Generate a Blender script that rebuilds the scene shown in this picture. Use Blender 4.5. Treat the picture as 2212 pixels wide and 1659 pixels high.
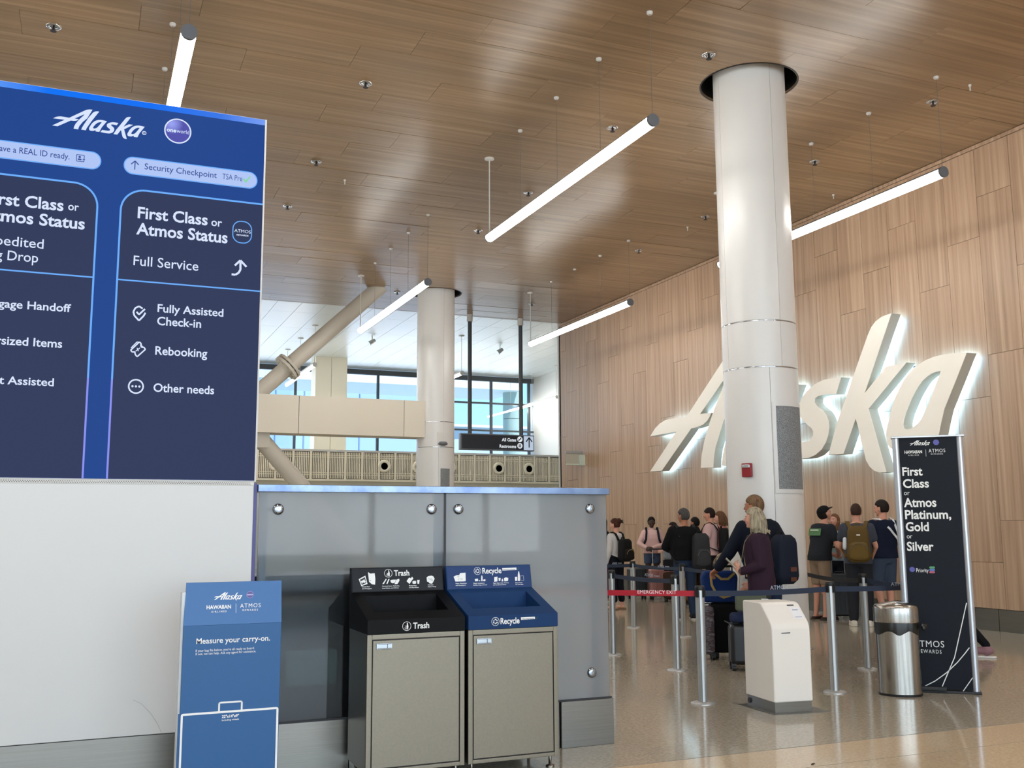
import bpy, bmesh, math, random
from mathutils import Vector, Matrix
random.seed(7)
PI = math.pi
SC = bpy.context.scene
for o in list(bpy.data.objects): bpy.data.objects.remove(o)
C = SC.collection

# ------------------------------------------------------------------ camera
FPX, PITCH, YAW, ROLL = 2175.4, 0.14198, 0.40034, -0.005525
EYE = Vector((0, 0, 1.5))
FW = Vector((math.sin(YAW) * math.cos(PITCH), math.cos(YAW) * math.cos(PITCH), math.sin(PITCH)))
R0 = Vector((math.cos(YAW), -math.sin(YAW), 0)); U0 = R0.cross(FW)
RT = R0 * math.cos(ROLL) + U0 * math.sin(ROLL); UP = U0 * math.cos(ROLL) - R0 * math.sin(ROLL)
cam = bpy.data.cameras.new('camera'); camo = bpy.data.objects.new('camera', cam); C.objects.link(camo)
cam.sensor_width = 36; cam.lens = FPX / 2212 * 36; cam.clip_start = 0.05; cam.clip_end = 300
camo.matrix_world = Matrix(((RT.x, UP.x, -FW.x, EYE.x), (RT.y, UP.y, -FW.y, EYE.y), (RT.z, UP.z, -FW.z, EYE.z), (0, 0, 0, 1)))
SC.camera = camo

def ray(px, py): return FW + RT * ((px - 1106) / FPX) - UP * ((py - 829.5) / FPX)
def at(px, py, **k):                      # the point of the plane X=, Y= or Z= seen at a pixel of the 2212x1659 photo
    (a, v), = k.items(); i = 'XYZ'.index(a); d = ray(px, py)
    return EYE + d * ((v - EYE[i]) / d[i])

def lin(h):
    h = h.lstrip('#'); o = []
    if len(h) == 3: h = ''.join(c * 2 for c in h)
    for i in (0, 2, 4):
        c = int(h[i:i + 2], 16) / 255
        o.append(c / 12.92 if c <= .04045 else ((c + .055) / 1.055) ** 2.4)
    return (*o, 1)

# ------------------------------------------------------------------ sky, light, exposure
SC.view_settings.view_transform = 'Standard'; SC.view_settings.look = 'None'
SC.view_settings.exposure = -0.13; SC.view_settings.gamma = 1; SC.view_settings.use_curve_mapping = False
W = bpy.data.worlds.new('sky'); SC.world = W; W.use_nodes = True
nt = W.node_tree; nt.nodes.clear()
wo = nt.nodes.new('ShaderNodeOutputWorld'); bg = nt.nodes.new('ShaderNodeBackground')
tc = nt.nodes.new('ShaderNodeTexCoord'); sp = nt.nodes.new('ShaderNodeSeparateXYZ'); cr = nt.nodes.new('ShaderNodeValToRGB')
nt.links.new(tc.outputs['Generated'], sp.inputs[0]); nt.links.new(sp.outputs[2], cr.inputs[0])
cr.color_ramp.elements[0].position = 0.0; cr.color_ramp.elements[0].color = (0.62, 0.84, 0.97, 1)
cr.color_ramp.elements[1].position = 0.55; cr.color_ramp.elements[1].color = (0.20, 0.48, 0.95, 1)
e = cr.color_ramp.elements.new(0.14); e.color = (0.40, 0.76, 0.98, 1)
nt.links.new(cr.outputs[0], bg.inputs[0]); bg.inputs[1].default_value = 1.6
nt.links.new(bg.outputs[0], wo.inputs[0])
SUN = bpy.data.lights.new('sun', 'SUN'); SUN.energy = 9.0; SUN.angle = 0.01; SUN.color = (1, .95, .87)
so = bpy.data.objects.new('sun', SUN); C.objects.link(so); so.rotation_euler = (math.radians(30), 0, math.radians(35))
def area(name, loc, rot, sx, sy, pw, col):
    l = bpy.data.lights.new(name, 'AREA'); l.shape = 'RECTANGLE'; l.size = sx; l.size_y = sy; l.energy = pw; l.color = col
    o = bpy.data.objects.new(name, l); C.objects.link(o); o.location = loc; o.rotation_euler = rot; return o
# daylight entering through the glazed facade behind the camera and through the far clerestory
area('facade_daylight', (-1, -11.2, 3.9), (math.radians(90), 0, 0), 24, 6, 1900, (.84, .92, 1))
area('atrium_daylight', (8, 39.6, 5.8), (math.radians(-82), 0, 0), 18, 4, 480, (.88, .95, 1))
TUBE_STRENGTH = 30.0

# ------------------------------------------------------------------ materials
MATS = {}
def mat(name, col, rough=.5, metal=0.0, emit=0.0, spec=.5, coat=0.0, alpha=1.0, bump=None, trans=0.0, aniso=0.0):
    if name in MATS: return MATS[name]
    m = bpy.data.materials.new(name); m.use_nodes = True; b = m.node_tree.nodes['Principled BSDF']
    c = lin(col) if isinstance(col, str) else (*col, 1)
    b.inputs['Base Color'].default_value = c; b.inputs['Roughness'].default_value = rough
    b.inputs['Metallic'].default_value = metal; b.inputs['Specular IOR Level'].default_value = spec
    b.inputs['Coat Weight'].default_value = coat; b.inputs['Coat Roughness'].default_value = .05
    b.inputs['Transmission Weight'].default_value = trans
    if aniso: b.inputs['Anisotropic'].default_value = aniso
    if emit:
        b.inputs['Emission Color'].default_value = c; b.inputs['Emission Strength'].default_value = emit
    if bump:
        n = m.node_tree.nodes; t = n.new('ShaderNodeTexNoise'); t.inputs['Scale'].default_value = bump[0]
        co = n.new('ShaderNodeTexCoord'); bp = n.new('ShaderNodeBump'); bp.inputs['Strength'].default_value = bump[1]; bp.inputs['Distance'].default_value = .01
        m.node_tree.links.new(co.outputs['Object'], t.inputs[0]); m.node_tree.links.new(t.outputs[0], bp.inputs['Height'])
        m.node_tree.links.new(bp.outputs[0], b.inputs['Normal'])
    MATS[name] = m; return m
def screen(name, col, s=1.07):               # a lit display surface
    if name in MATS: return MATS[name]
    m = mat(name, '#000000', .35); b = m.node_tree.nodes['Principled BSDF']
    b.inputs['Emission Color'].default_value = lin(col); b.inputs['Emission Strength'].default_value = s
    b.inputs['Specular IOR Level'].default_value = .05
    return m
def noise_mat(name, stops, scale, rough=.5, detail=6, metal=0.0, rnd=0.0, spec=.5, bump=0.0, roughvar=None):
    """procedural mottled colour: noise in object space (scale per axis), colour stops, tint varying from piece to piece"""
    m = bpy.data.materials.new(name); m.use_nodes = True; N = m.node_tree.nodes; L = m.node_tree.links; b = N['Principled BSDF']
    co = N.new('ShaderNodeTexCoord'); mp = N.new('ShaderNodeMapping'); t = N.new('ShaderNodeTexNoise'); r = N.new('ShaderNodeValToRGB')
    oi = N.new('ShaderNodeObjectInfo'); ml = N.new('ShaderNodeVectorMath'); ml.operation = 'MULTIPLY_ADD'
    cx = N.new('ShaderNodeCombineXYZ')
    for i in range(3): L.new(oi.outputs['Random'], cx.inputs[i])
    L.new(cx.outputs[0], ml.inputs[0]); ml.inputs[1].default_value = (37, 23, 51); L.new(co.outputs['Object'], ml.inputs[2])
    L.new(ml.outputs[0], mp.inputs[0]); mp.inputs['Scale'].default_value = scale
    L.new(mp.outputs[0], t.inputs[0]); t.inputs['Scale'].default_value = 1; t.inputs['Detail'].default_value = detail; t.inputs['Roughness'].default_value = .6
    L.new(t.outputs[0], r.inputs[0]); el = r.color_ramp.elements
    el[0].position, el[0].color = stops[0][0], lin(stops[0][1]); el[1].position, el[1].color = stops[-1][0], lin(stops[-1][1])
    for p_, c_ in stops[1:-1]:
        q = el.new(p_); q.color = lin(c_)
    out = r.outputs[0]
    if rnd:
        hs = N.new('ShaderNodeHueSaturation'); mr = N.new('ShaderNodeMapRange'); mr.inputs['To Min'].default_value = 1 - rnd; mr.inputs['To Max'].default_value = 1 + rnd
        L.new(oi.outputs['Random'], mr.inputs[0]); L.new(mr.outputs[0], hs.inputs['Value']); L.new(out, hs.inputs['Color']); out = hs.outputs[0]
    L.new(out, b.inputs['Base Color']); b.inputs['Roughness'].default_value = rough; b.inputs['Metallic'].default_value = metal
    b.inputs['Specular IOR Level'].default_value = spec
    if bump:
        bp = N.new('ShaderNodeBump'); bp.inputs['Strength'].default_value = bump; bp.inputs['Distance'].default_value = .004
        L.new(t.outputs[0], bp.inputs['Height']); L.new(bp.outputs[0], b.inputs['Normal'])
    if roughvar:
        mr2 = N.new('ShaderNodeMapRange'); mr2.inputs['To Min'].default_value = roughvar[0]; mr2.inputs['To Max'].default_value = roughvar[1]
        L.new(t.outputs[0], mr2.inputs[0]); L.new(mr2.outputs[0], b.inputs['Roughness'])
    MATS[name] = m; return m

M_WALLWOOD = noise_mat('wall oak laminate', [(.30, '#9c8067'), (.48, '#b2947a'), (.60, '#bc9f84'), (.78, '#caaf95')], (3, 17, .35), rough=.42, rnd=.035, spec=.4)
M_CEILWOOD = noise_mat('ceiling oak laminate', [(.30, '#836a4c'), (.5, '#987b5a'), (.62, '#a48867'), (.8, '#b59a78')], (.3, 15, 3), rough=.30, rnd=.05, spec=.75)
M_GAP = mat('dark joint', '#3a2a1c', .8)
M_FLOOR = noise_mat('polished terrazzo', [(.25, '#8d8473'), (.45, '#a09786'), (.56, '#aaa291'), (.76, '#bbb4a3')], (45, 45, 45), rough=.11, detail=5, spec=.6)
M_FLOORTAN = noise_mat('tan terrazzo', [(.25, '#b9a488'), (.45, '#c7b294'), (.6, '#d0bd9f'), (.76, '#dccbb0')], (60, 60, 60), rough=.11, detail=5, spec=.6)
M_WHITE = mat('white metal panel', '#d9d7d2', .38)
M_CREAM = mat('cream metal', '#e0dac9', .45)
M_CLAD = mat('column cladding', '#dddcd9', .30, spec=.55)
M_CLADGAP = mat('column joint shadow', '#2e3038', .6)
M_PLASTER = mat('white plaster', '#d4d6d3', .55)
M_WHITECEIL = mat('white ceiling panel', '#d3d8d8', .32)
M_BLACK = mat('black', '#101012', .5)
M_DARK = mat('charcoal', '#2a2b30', .5)
M_MULL = mat('dark grey mullion', '#4b4f55', .45, metal=.3)
M_STEEL = noise_mat('brushed stainless', [(.3, '#807d77'), (.7, '#8a8781')], (2, 2, 150), rough=.3, metal=1.0, roughvar=(.24, .38))
M_STEELD = noise_mat('bin door stainless', [(.3, '#857e71'), (.7, '#8d8678')], (90, 90, 90), rough=.42, metal=.95, roughvar=(.38, .5))
M_CHROME = mat('chrome', '#c9cbd0', .12, metal=1)
M_POST = mat('satin aluminium post', '#b6b7b6', .42, metal=.8)
M_TUBE = mat('tube diffuser', (1.0, .975, .93), .4, emit=TUBE_STRENGTH)
M_ENDCAP = mat('grey end cap', '#6c7077', .4)

# ------------------------------------------------------------------ mesh helpers
class MB:
    def __init__(s): s.v = []; s.f = []; s.sm = []
    def add(s, vs, fs, smooth=False):
        b = len(s.v); s.v += [tuple(v) for v in vs]; s.f += [tuple(i + b for i in f) for f in fs]; s.sm += [smooth] * len(fs); return s
    def box(s, c, d, rz=0.0, M=None):
        hx, hy, hz = d[0] / 2, d[1] / 2, d[2] / 2; vs = []
        for z in (-hz, hz):
            for x, y in ((-hx, -hy), (hx, -hy), (hx, hy), (-hx, hy)):
                p = Vector((x, y, z))
                if M: p = M @ p
                elif rz: p = Matrix.Rotation(rz, 3, 'Z') @ p
                vs.append(p + Vector(c))
        return s.add(vs, [(0, 3, 2, 1), (4, 5, 6, 7), (0, 1, 5, 4), (1, 2, 6, 5), (2, 3, 7, 6), (3, 0, 4, 7)])
    def bb(s, x0, x1, y0, y1, z0, z1): return s.box(((x0 + x1) / 2, (y0 + y1) / 2, (z0 + z1) / 2), (x1 - x0, y1 - y0, z1 - z0))
    def rings(s, rs, cap=True, smooth=True):
        n = len(rs[0]); b = len(s.v); fs = []
        vs = [p for r in rs for p in r]
        for i in range(len(rs) - 1):
            for j in range(n):
                k = (j + 1) % n; fs.append((i * n + j, i * n + k, (i + 1) * n + k, (i + 1) * n + j))
        s.add(vs, fs, smooth)
        if cap:
            s.add(rs[0], [tuple(range(n - 1, -1, -1))]); s.add(rs[-1], [tuple(range(n))])
        return s
    def tube(s, p0, p1, r0, r1=None, n=12, cap=True):
        p0, p1 = Vector(p0), Vector(p1); r1 = r0 if r1 is None else r1
        d = (p1 - p0).normalized(); a = d.orthogonal().normalized(); b = d.cross(a)
        R = lambda p, r: [p + (a * math.cos(t) + b * math.sin(t)) * r for t in (2 * PI * i / n for i in range(n))]
        return s.rings([R(p0, r0), R(p1, r1)], cap)
    def capsule(s, p0, p1, r0, r1=None, n=12):
        p0, p1 = Vector(p0), Vector(p1); r1 = r0 if r1 is None else r1
        d = (p1 - p0); d = d.normalized() if d.length > 1e-6 else Vector((0, 0, 1)); a = d.orthogonal().normalized(); b = d.cross(a); rs = []
        for q in (-85, -60, -30, 0): rs.append((p0 + d * (math.sin(math.radians(q)) * r0), r0 * math.cos(math.radians(q))))
        for q in (0, 30, 60, 85): rs.append((p1 + d * (math.sin(math.radians(q)) * r1), r1 * math.cos(math.radians(q))))
        return s.rings([[c + (a * math.cos(2 * PI * i / n) + b * math.sin(2 * PI * i / n)) * r for i in range(n)] for c, r in rs])
    def path(s, pts, r, n=8):
        pts = [Vector(p) for p in pts]; rs = []; a = None
        for i, p in enumerate(pts):
            d = (pts[min(i + 1, len(pts) - 1)] - pts[max(i - 1, 0)]).normalized()
            a = d.orthogonal().normalized() if a is None else (a - d * a.dot(d)).normalized()
            b = d.cross(a); rr = r[i] if isinstance(r, (list, tuple)) else r
            rs.append([p + (a * math.cos(2 * PI * j / n) + b * math.sin(2 * PI * j / n)) * rr for j in range(n)])
        return s.rings(rs)
    def ribbon(s, pts, wdir, w, t):          # a flat strap along pts, wide along wdir
        pts = [Vector(p) for p in pts]; rs = []
        for i, p in enumerate(pts):
            d = (pts[min(i + 1, len(pts) - 1)] - pts[max(i - 1, 0)]).normalized(); wd = Vector(wdir[i]) if isinstance(wdir, list) else Vector(wdir)
            wd = (wd - d * wd.dot(d)).normalized(); nn = d.cross(wd)
            rs.append([p + wd * a * w / 2 + nn * b * t / 2 for a, b in ((-1, -1), (1, -1), (1, 1), (-1, 1))])
        return s.rings(rs, smooth=False)
    def lathe(s, prof, c=(0, 0, 0), n=32, cap=True, sx=1, sy=1, rz=0.0):
        cs, sn = math.cos(rz), math.sin(rz); out = []
        for r, z in prof:
            ring = []
            for i in range(n):
                x, y = r * sx * math.cos(2 * PI * i / n), r * sy * math.sin(2 * PI * i / n)
                ring.append(Vector((c[0] + x * cs - y * sn, c[1] + x * sn + y * cs, c[2] + z)))
            out.append(ring)
        return s.rings(out, cap)
    def ell(s, c, r, M=None, n=16, m=10, fn=None):
        c = Vector(c); rs = []
        for i in range(m + 1):
            t = -PI / 2 + PI * (i * .98 + .01 * m) / m; ring = []
            for j in range(n):
                a = 2 * PI * j / n; p = Vector((math.cos(t) * math.cos(a) * r[0], math.cos(t) * math.sin(a) * r[1], math.sin(t) * r[2]))
                if fn: p = fn(p)
                if M: p = M @ p
                ring.append(c + p)
            rs.append(ring)
        return s.rings(rs)
    def prism(s, poly, f):                   # extrude polygon of 2D points; f(u, v, 0|1) gives the point
        n = len(poly); vs = [f(u, v, 0) for u, v in poly] + [f(u, v, 1) for u, v in poly]
        return s.add(vs, [tuple(range(n - 1, -1, -1)), tuple(range(n, 2 * n))] + [(i, (i + 1) % n, n + (i + 1) % n, n + i) for i in range(n)])
    def xf(s, f): s.v = [tuple(f(Vector(v))) for v in s.v]; return s
    def mesh(s, name, m=None):
        me = bpy.data.meshes.new(name); me.from_pydata(s.v, [], s.f)
        me.polygons.foreach_set('use_smooth', s.sm)
        if m: me.materials.append(m)
        bm = bmesh.new(); bm.from_mesh(me); bmesh.ops.recalc_face_normals(bm, faces=bm.faces); bm.to_mesh(me); bm.free()
        me.update(); return me

def place(o, parent):
    C.objects.link(o)
    if parent is not None:
        o.parent = parent
        o.matrix_parent_inverse = parent_world(parent).inverted()
    return o
def parent_world(p):
    m = p.matrix_basis.copy()
    if p.parent is not None: m = parent_world(p.parent) @ p.matrix_parent_inverse @ m
    return m
def obj(name, mb, m, parent=None, bevel=0, seg=2, world=True):
    me = mb.mesh(name, m) if isinstance(mb, MB) else mb
    o = bpy.data.objects.new(name, me)
    if world: place(o, parent)
    else:
        C.objects.link(o); o.parent = parent
    if bevel:
        b = o.modifiers.new('bevel', 'BEVEL'); b.width = bevel; b.segments = seg; b.limit_method = 'ANGLE'; b.angle_limit = math.radians(35)
        for p in o.data.polygons: p.use_smooth = True
        w = o.modifiers.new('wn', 'WEIGHTED_NORMAL'); w.keep_sharp = True
    return o
def thing(name, label, cat, loc=(0, 0, 0), rz=0.0, group=None):
    o = bpy.data.objects.new(name, None); o.empty_display_size = .1; C.objects.link(o)
    o.location = loc; o.rotation_euler = (0, 0, rz); o['label'] = label; o['category'] = cat
    if group: o['group'] = group
    return o
def tag(o, label, cat, group=None):
    o['label'] = label; o['category'] = cat
    if group: o['group'] = group
    return o
def struct(name, mb=None, m=None, bevel=0):
    if mb is None:
        o = bpy.data.objects.new(name, None); C.objects.link(o)
    else: o = obj(name, mb, m, None, bevel)
    o['kind'] = 'structure'; return o
def dup(root, loc, rz=None, label=None, group=None):
    r = root.copy(); C.objects.link(r); r.location = loc
    if rz is not None: r.rotation_euler = (0, 0, rz)
    if label: r['label'] = label
    if group: r['group'] = group
    for ch in [c for c in bpy.data.objects if c.parent == root]:
        c = ch.copy(); C.objects.link(c); c.parent = r
        for g in [q for q in bpy.data.objects if q.parent == ch]:
            d = g.copy(); C.objects.link(d); d.parent = c
    return r

# ------------------------------------------------------------------ flat print: plane frames, text and outlines
_tmp = bpy.data.objects
def curve_mesh(cu):
    o = bpy.data.objects.new('tmp', cu); C.objects.link(o); bpy.context.view_layer.update()
    dg = bpy.context.evaluated_depsgraph_get(); me = bpy.data.meshes.new_from_object(o.evaluated_get(dg))
    vs = [v.co.copy() for v in me.vertices]; fs = [tuple(p.vertices) for p in me.polygons]
    bpy.data.objects.remove(o); bpy.data.meshes.remove(me); bpy.data.curves.remove(cu); return vs, fs
class Plane:
    def __init__(s, o, right, up=(0, 0, 1)):
        s.o = Vector(o); s.r = Vector(right).normalized(); s.u = Vector(up); s.u = (s.u - s.r * s.u.dot(s.r)).normalized(); s.n = s.r.cross(s.u)
    def uv(s, px, py):
        d = ray(px, py); t = (s.o - EYE).dot(s.n) / d.dot(s.n); q = EYE + d * t - s.o; return (q.dot(s.r), q.dot(s.u))
    def p(s, u, v, w=0.0): return s.o + s.r * u + s.u * v + s.n * w
class Print:
    def __init__(s, plane, lift=.002, ext=.0008): s.pl = plane; s.gs = []; s.lift = lift; s.ext = ext; s.nest = 0
    def grp(s, kind='p'):
        if not s.nest or not s.gs: s.gs.append((kind, MB()))
        return s.gs[-1][1]
    def begin(s): s.grp(); s.nest += 1; return s
    def end(s): s.nest -= 1; return s
    def _put(s, vs, fs, f=lambda v: v):
        s.grp().add([s.pl.p(f(v).x, f(v).y, s.lift + v.z) for v in vs], fs)
    def loops(s, loops, ext=None):
        cu = bpy.data.curves.new('t', 'CURVE'); cu.dimensions = '2D'; cu.fill_mode = 'BOTH'; cu.extrude = s.ext if ext is None else ext
        for lp in loops:
            sp_ = cu.splines.new('POLY'); sp_.points.add(len(lp) - 1); sp_.use_cyclic_u = True
            for i, q in enumerate(lp): sp_.points[i].co = (q[0], q[1], 0, 1)
        s._put(*curve_mesh(cu)); return s
    def pl_loops(s, loops): return s.loops([[s.pl.uv(*q) for q in lp] for lp in loops])
    def rrect(s, u0, v0, u1, v1, r, w=0.0, corners=(1, 1, 1, 1)):
        def lp(i):
            a0, b0, a1, b1 = u0 + i, v0 + i, u1 - i, v1 - i; out = []
            for k, (cx, cy, st) in enumerate(((a0, b0, 180), (a1, b0, 270), (a1, b1, 0), (a0, b1, 90))):
                rr = max((r - i) if corners[k] else 0, 0)
                ox = cx + (rr if k in (0, 3) else -rr); oy = cy + (rr if k in (0, 1) else -rr)
                if rr <= 0: out.append((cx, cy)); continue
                for j in range(9): t = math.radians(st + 90 * j / 8); out.append((ox + rr * math.cos(t), oy + rr * math.sin(t)))
            return out
        return s.loops([lp(0), lp(w)] if w else [lp(0)])
    def disc(s, u, v, r, w=0.0, n=32, ry=None):
        ry = ry or r
        lp = lambda a, b: [(u + a * math.cos(2 * PI * i / n), v + b * math.sin(2 * PI * i / n)) for i in range(n)]
        return s.loops([lp(r, ry), lp(r - w, ry - w)] if w else [lp(r, ry)])
    def stroke(s, pts, w):
        s.begin()
        for (a, b), (c, d) in zip(pts[:-1], pts[1:]):
            L = math.hypot(c - a, d - b) or 1e-6; nx, ny = -(d - b) / L * w / 2, (c - a) / L * w / 2
            s.loops([[(a + nx, b + ny), (a - nx, b - ny), (c - nx, d - ny), (c + nx, d + ny)]])
        return s.end()
    def text(s, txt, u0, v0, width, cap, bold=0.0, pre='', spacing=1.0):
        """txt with its baseline starting at (u0, v0), `width` wide and capitals `cap` tall; pre is set before it at the same scale"""
        def mk(t):
            cu = bpy.data.curves.new('t', 'FONT'); cu.body = t; cu.size = 1; cu.offset = bold; cu.extrude = .001; cu.space_character = spacing; cu.resolution_u = 3
            return curve_mesh(cu)
        vs, fs = mk(txt); xs = [v.x for v in vs]; x0, x1 = min(xs), max(xs); sx = width / (x1 - x0); sy = cap / .70
        off = 0.0
        if pre:
            vs2, fs2 = mk(pre + txt); off = (max(v.x for v in vs2) - x1); vs, fs = vs2, fs2
        s.grp('t').add([s.pl.p(u0 + (v.x - x0 - off) * sx, v0 + v.y * sy, s.lift + v.z * .5) for v in vs], fs); return s
    def ptext(s, txt, a, b, cap_px, **k):        # baseline end points and capital height read off the photograph
        u0, v0 = s.pl.uv(*a); u1, _ = s.pl.uv(*b); cap = s.pl.uv(a[0], a[1] - cap_px)[1] - v0
        return s.text(txt, u0, v0, u1 - u0, cap, **k)
    def logo(s, u0, v0, width):
        k = width / 9.114; s.begin()
        for loops in LOGO: s.loops([[(u0 + x * k, v0 + y * k) for x, y in lp] for lp in loops])
        return s.end()
    def build(s, name, m, parent):
        for kd, mb in s.gs:
            o = obj(name if kd == 't' or name != 'lettering' else 'print_mark', mb, m, parent)
        return o

L_A = [(0, .254), (.508, .247), (1.738, 1.076), (1.995, 1.087), (2.185, 1.116), (2.333, 1.172), (2.44, 1.254), (2.506, 1.334), (2.094, 1.349), (2.919, 1.909), (3.06, 1.98), (2.922, 1.764), (2.675, 1.472), (2.455, 1.16), (2.228, .785), (2.108, .491), (2.059, .221), (2.512, .205), (2.539, .393), (2.603, .594), (2.735, .812), (2.918, 1.114), (3.335, 1.577), (3.795, 2.609), (3.5, 2.59), (3.25, 2.52), (3.031, 2.38), (1.579, 1.348), (.996, 1.367), (.716, 1.362), (.476, 1.306), (.278, 1.223), (.039, 1.054), (1.154, 1.064)]
L_l = [(4.30, 2.507), (4.464, 2.502), (3.776, 1.335), (3.45, .72), (3.32, .45), (3.251, .22), (2.808, .226), (2.87, .45), (3.034, .815), (3.469, 1.68), (3.725, 2.08), (3.886, 2.323), (4.09, 2.461)]
L_s = [(6.426, 1.524), (6.238, 1.539), (5.997, 1.54), (5.819, 1.516), (5.654, 1.46), (5.484, 1.379), (5.366, 1.284), (5.307, 1.193), (5.293, 1.097), (5.307, .974), (5.375, .882), (5.497, .798), (5.601, .728), (5.643, .664), (5.632, .594), (5.578, .539), (5.494, .504), (5.384, .495), (5.179, .493), (4.856, .5), (4.702, .251), (5.066, .213), (5.308, .205), (5.509, .21), (5.673, .247), (5.838, .329), (5.951, .438), (6.019, .549), (6.059, .685), (6.055, .802), (6.003, .913), (5.923, 1.004), (5.771, 1.104), (5.714, 1.17), (5.724, 1.241), (5.819, 1.277), (5.978, 1.281), (6.277, 1.256)]
L_k = [(7.672, 2.394), (7.569, 2.389), (7.452, 2.378), (7.307, 2.328), (7.206, 2.252), (7.113, 2.13), (6.848, 1.702), (6.562, 1.23), (6.271, .766), (6.008, .22), (6.384, .217), (6.723, .783), (6.778, .63), (6.822, .419), (6.879, .209), (6.916, .07), (6.991, -.037), (7.092, -.11), (7.206, -.144), (7.355, -.144), (7.035, .914), (7.927, 1.55), (7.49, 1.549), (6.966, 1.18)]
L_ao = [(9.114, 1.514), (8.801, 1.551), (8.624, 1.556), (8.479, 1.551), (8.317, 1.524), (8.124, 1.462), (7.976, 1.376), (7.851, 1.272), (7.75, 1.157), (7.646, 1.023), (7.553, .855), (7.469, .656), (7.411, .523), (7.394, .425), (7.4, .355), (7.424, .286), (7.476, .232), (7.542, .214), (7.686, .209), (7.819, .231), (7.931, .279), (8.02, .36), (8.062, .202), (8.414, .211), (8.491, .378), (8.551, .549), (8.626, .737), (8.882, 1.14)]
L_ac = [(8.604, 1.317), (8.507, 1.314), (8.421, 1.303), (8.32, 1.265), (8.229, 1.215), (8.148, 1.144), (8.079, 1.071), (7.994, .971), (7.921, .863), (7.855, .764), (7.8, .653), (7.781, .577), (7.792, .522), (7.84, .498), (7.943, .503), (8.074, .558), (8.154, .617), (8.202, .669), (8.392, .951), (8.574, 1.248)]
sh = lambda l: [(x - 3.83, y + .04) for x, y in l]
LOGO = [[L_A], [L_l], [sh(L_ao), sh(L_ac)], [L_s], [L_k], [L_ao, L_ac]]

# ================================================================== SETTING
XW, H = 12.14, 7.2
# floor: grey-brown terrazzo with tan band in front
fl = struct('floor', MB().bb(-14, 20, 5.88, 42, -.15, 0), M_FLOOR)
obj('tan_band', MB().bb(-14, XW + .1, 5.372, 5.868, -.15, 0), M_FLOORTAN, fl)
obj('tan_band', MB().bb(-14, XW + .1, -10.5, 5.362, -.15, 0), M_FLOORTAN, fl)
obj('divider_strip', MB().bb(-14, XW + .1, 5.868, 5.88, -.14, -.0015), M_MULL, fl)
obj('divider_strip', MB().bb(-14, XW + .1, 5.362, 5.372, -.14, -.0015), M_MULL, fl)

# wood wall on the right: every panel its own board
wr = struct('wall_right', MB().bb(XW + .012, XW + .25, -10.5, 25.27, 0, 7.25), M_GAP)
PW = .613
_pm = {}
def wall_panel(y, w, z0, z1):
    key = (round(w, 3), round(z1 - z0, 3))
    if key not in _pm: _pm[key] = MB().bb(-.012, .006, -w / 2 + .003, w / 2 - .003, -(z1 - z0) / 2 + .003, (z1 - z0) / 2 - .003).mesh('panel', M_WALLWOOD)
    o = bpy.data.objects.new('panel', _pm[key]); C.objects.link(o); o.parent = wr; o.location = (XW + .012, y, (z0 + z1) / 2)
def wall_col(y, w, ph):
    js = {0: [1.57, 3.98, 6.38], 1: [.97, 3.37, 5.78], 2: [2.77, 5.18]}[ph]
    zs = [.31] + js + [7.13]
    for a, b in zip(zs[:-1], zs[1:]): wall_panel(y, w, a, b)
wall_col(25.045, .45, 0)
k = 0; y = 24.82
while y > -10:
    wall_col(y - PW / 2, PW, (2, 1, 0)[k % 3]); y -= PW; k += 1
for i in range(15):
    a = 25.25 - i * 2.4
    tb = obj('base_plate', MB().bb(XW - .012, XW + .02, a - 2.392, a, 0, .305), M_STEEL, wr)
obj('top_trim', MB().bb(XW - .01, XW + .02, -10.5, 25.27, 7.135, 7.19), M_WALLWOOD, wr)
struct('trim_1', MB().bb(XW - .02, XW + .3, 25.27, 25.33, 0, 8.0), M_WHITE)

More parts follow.
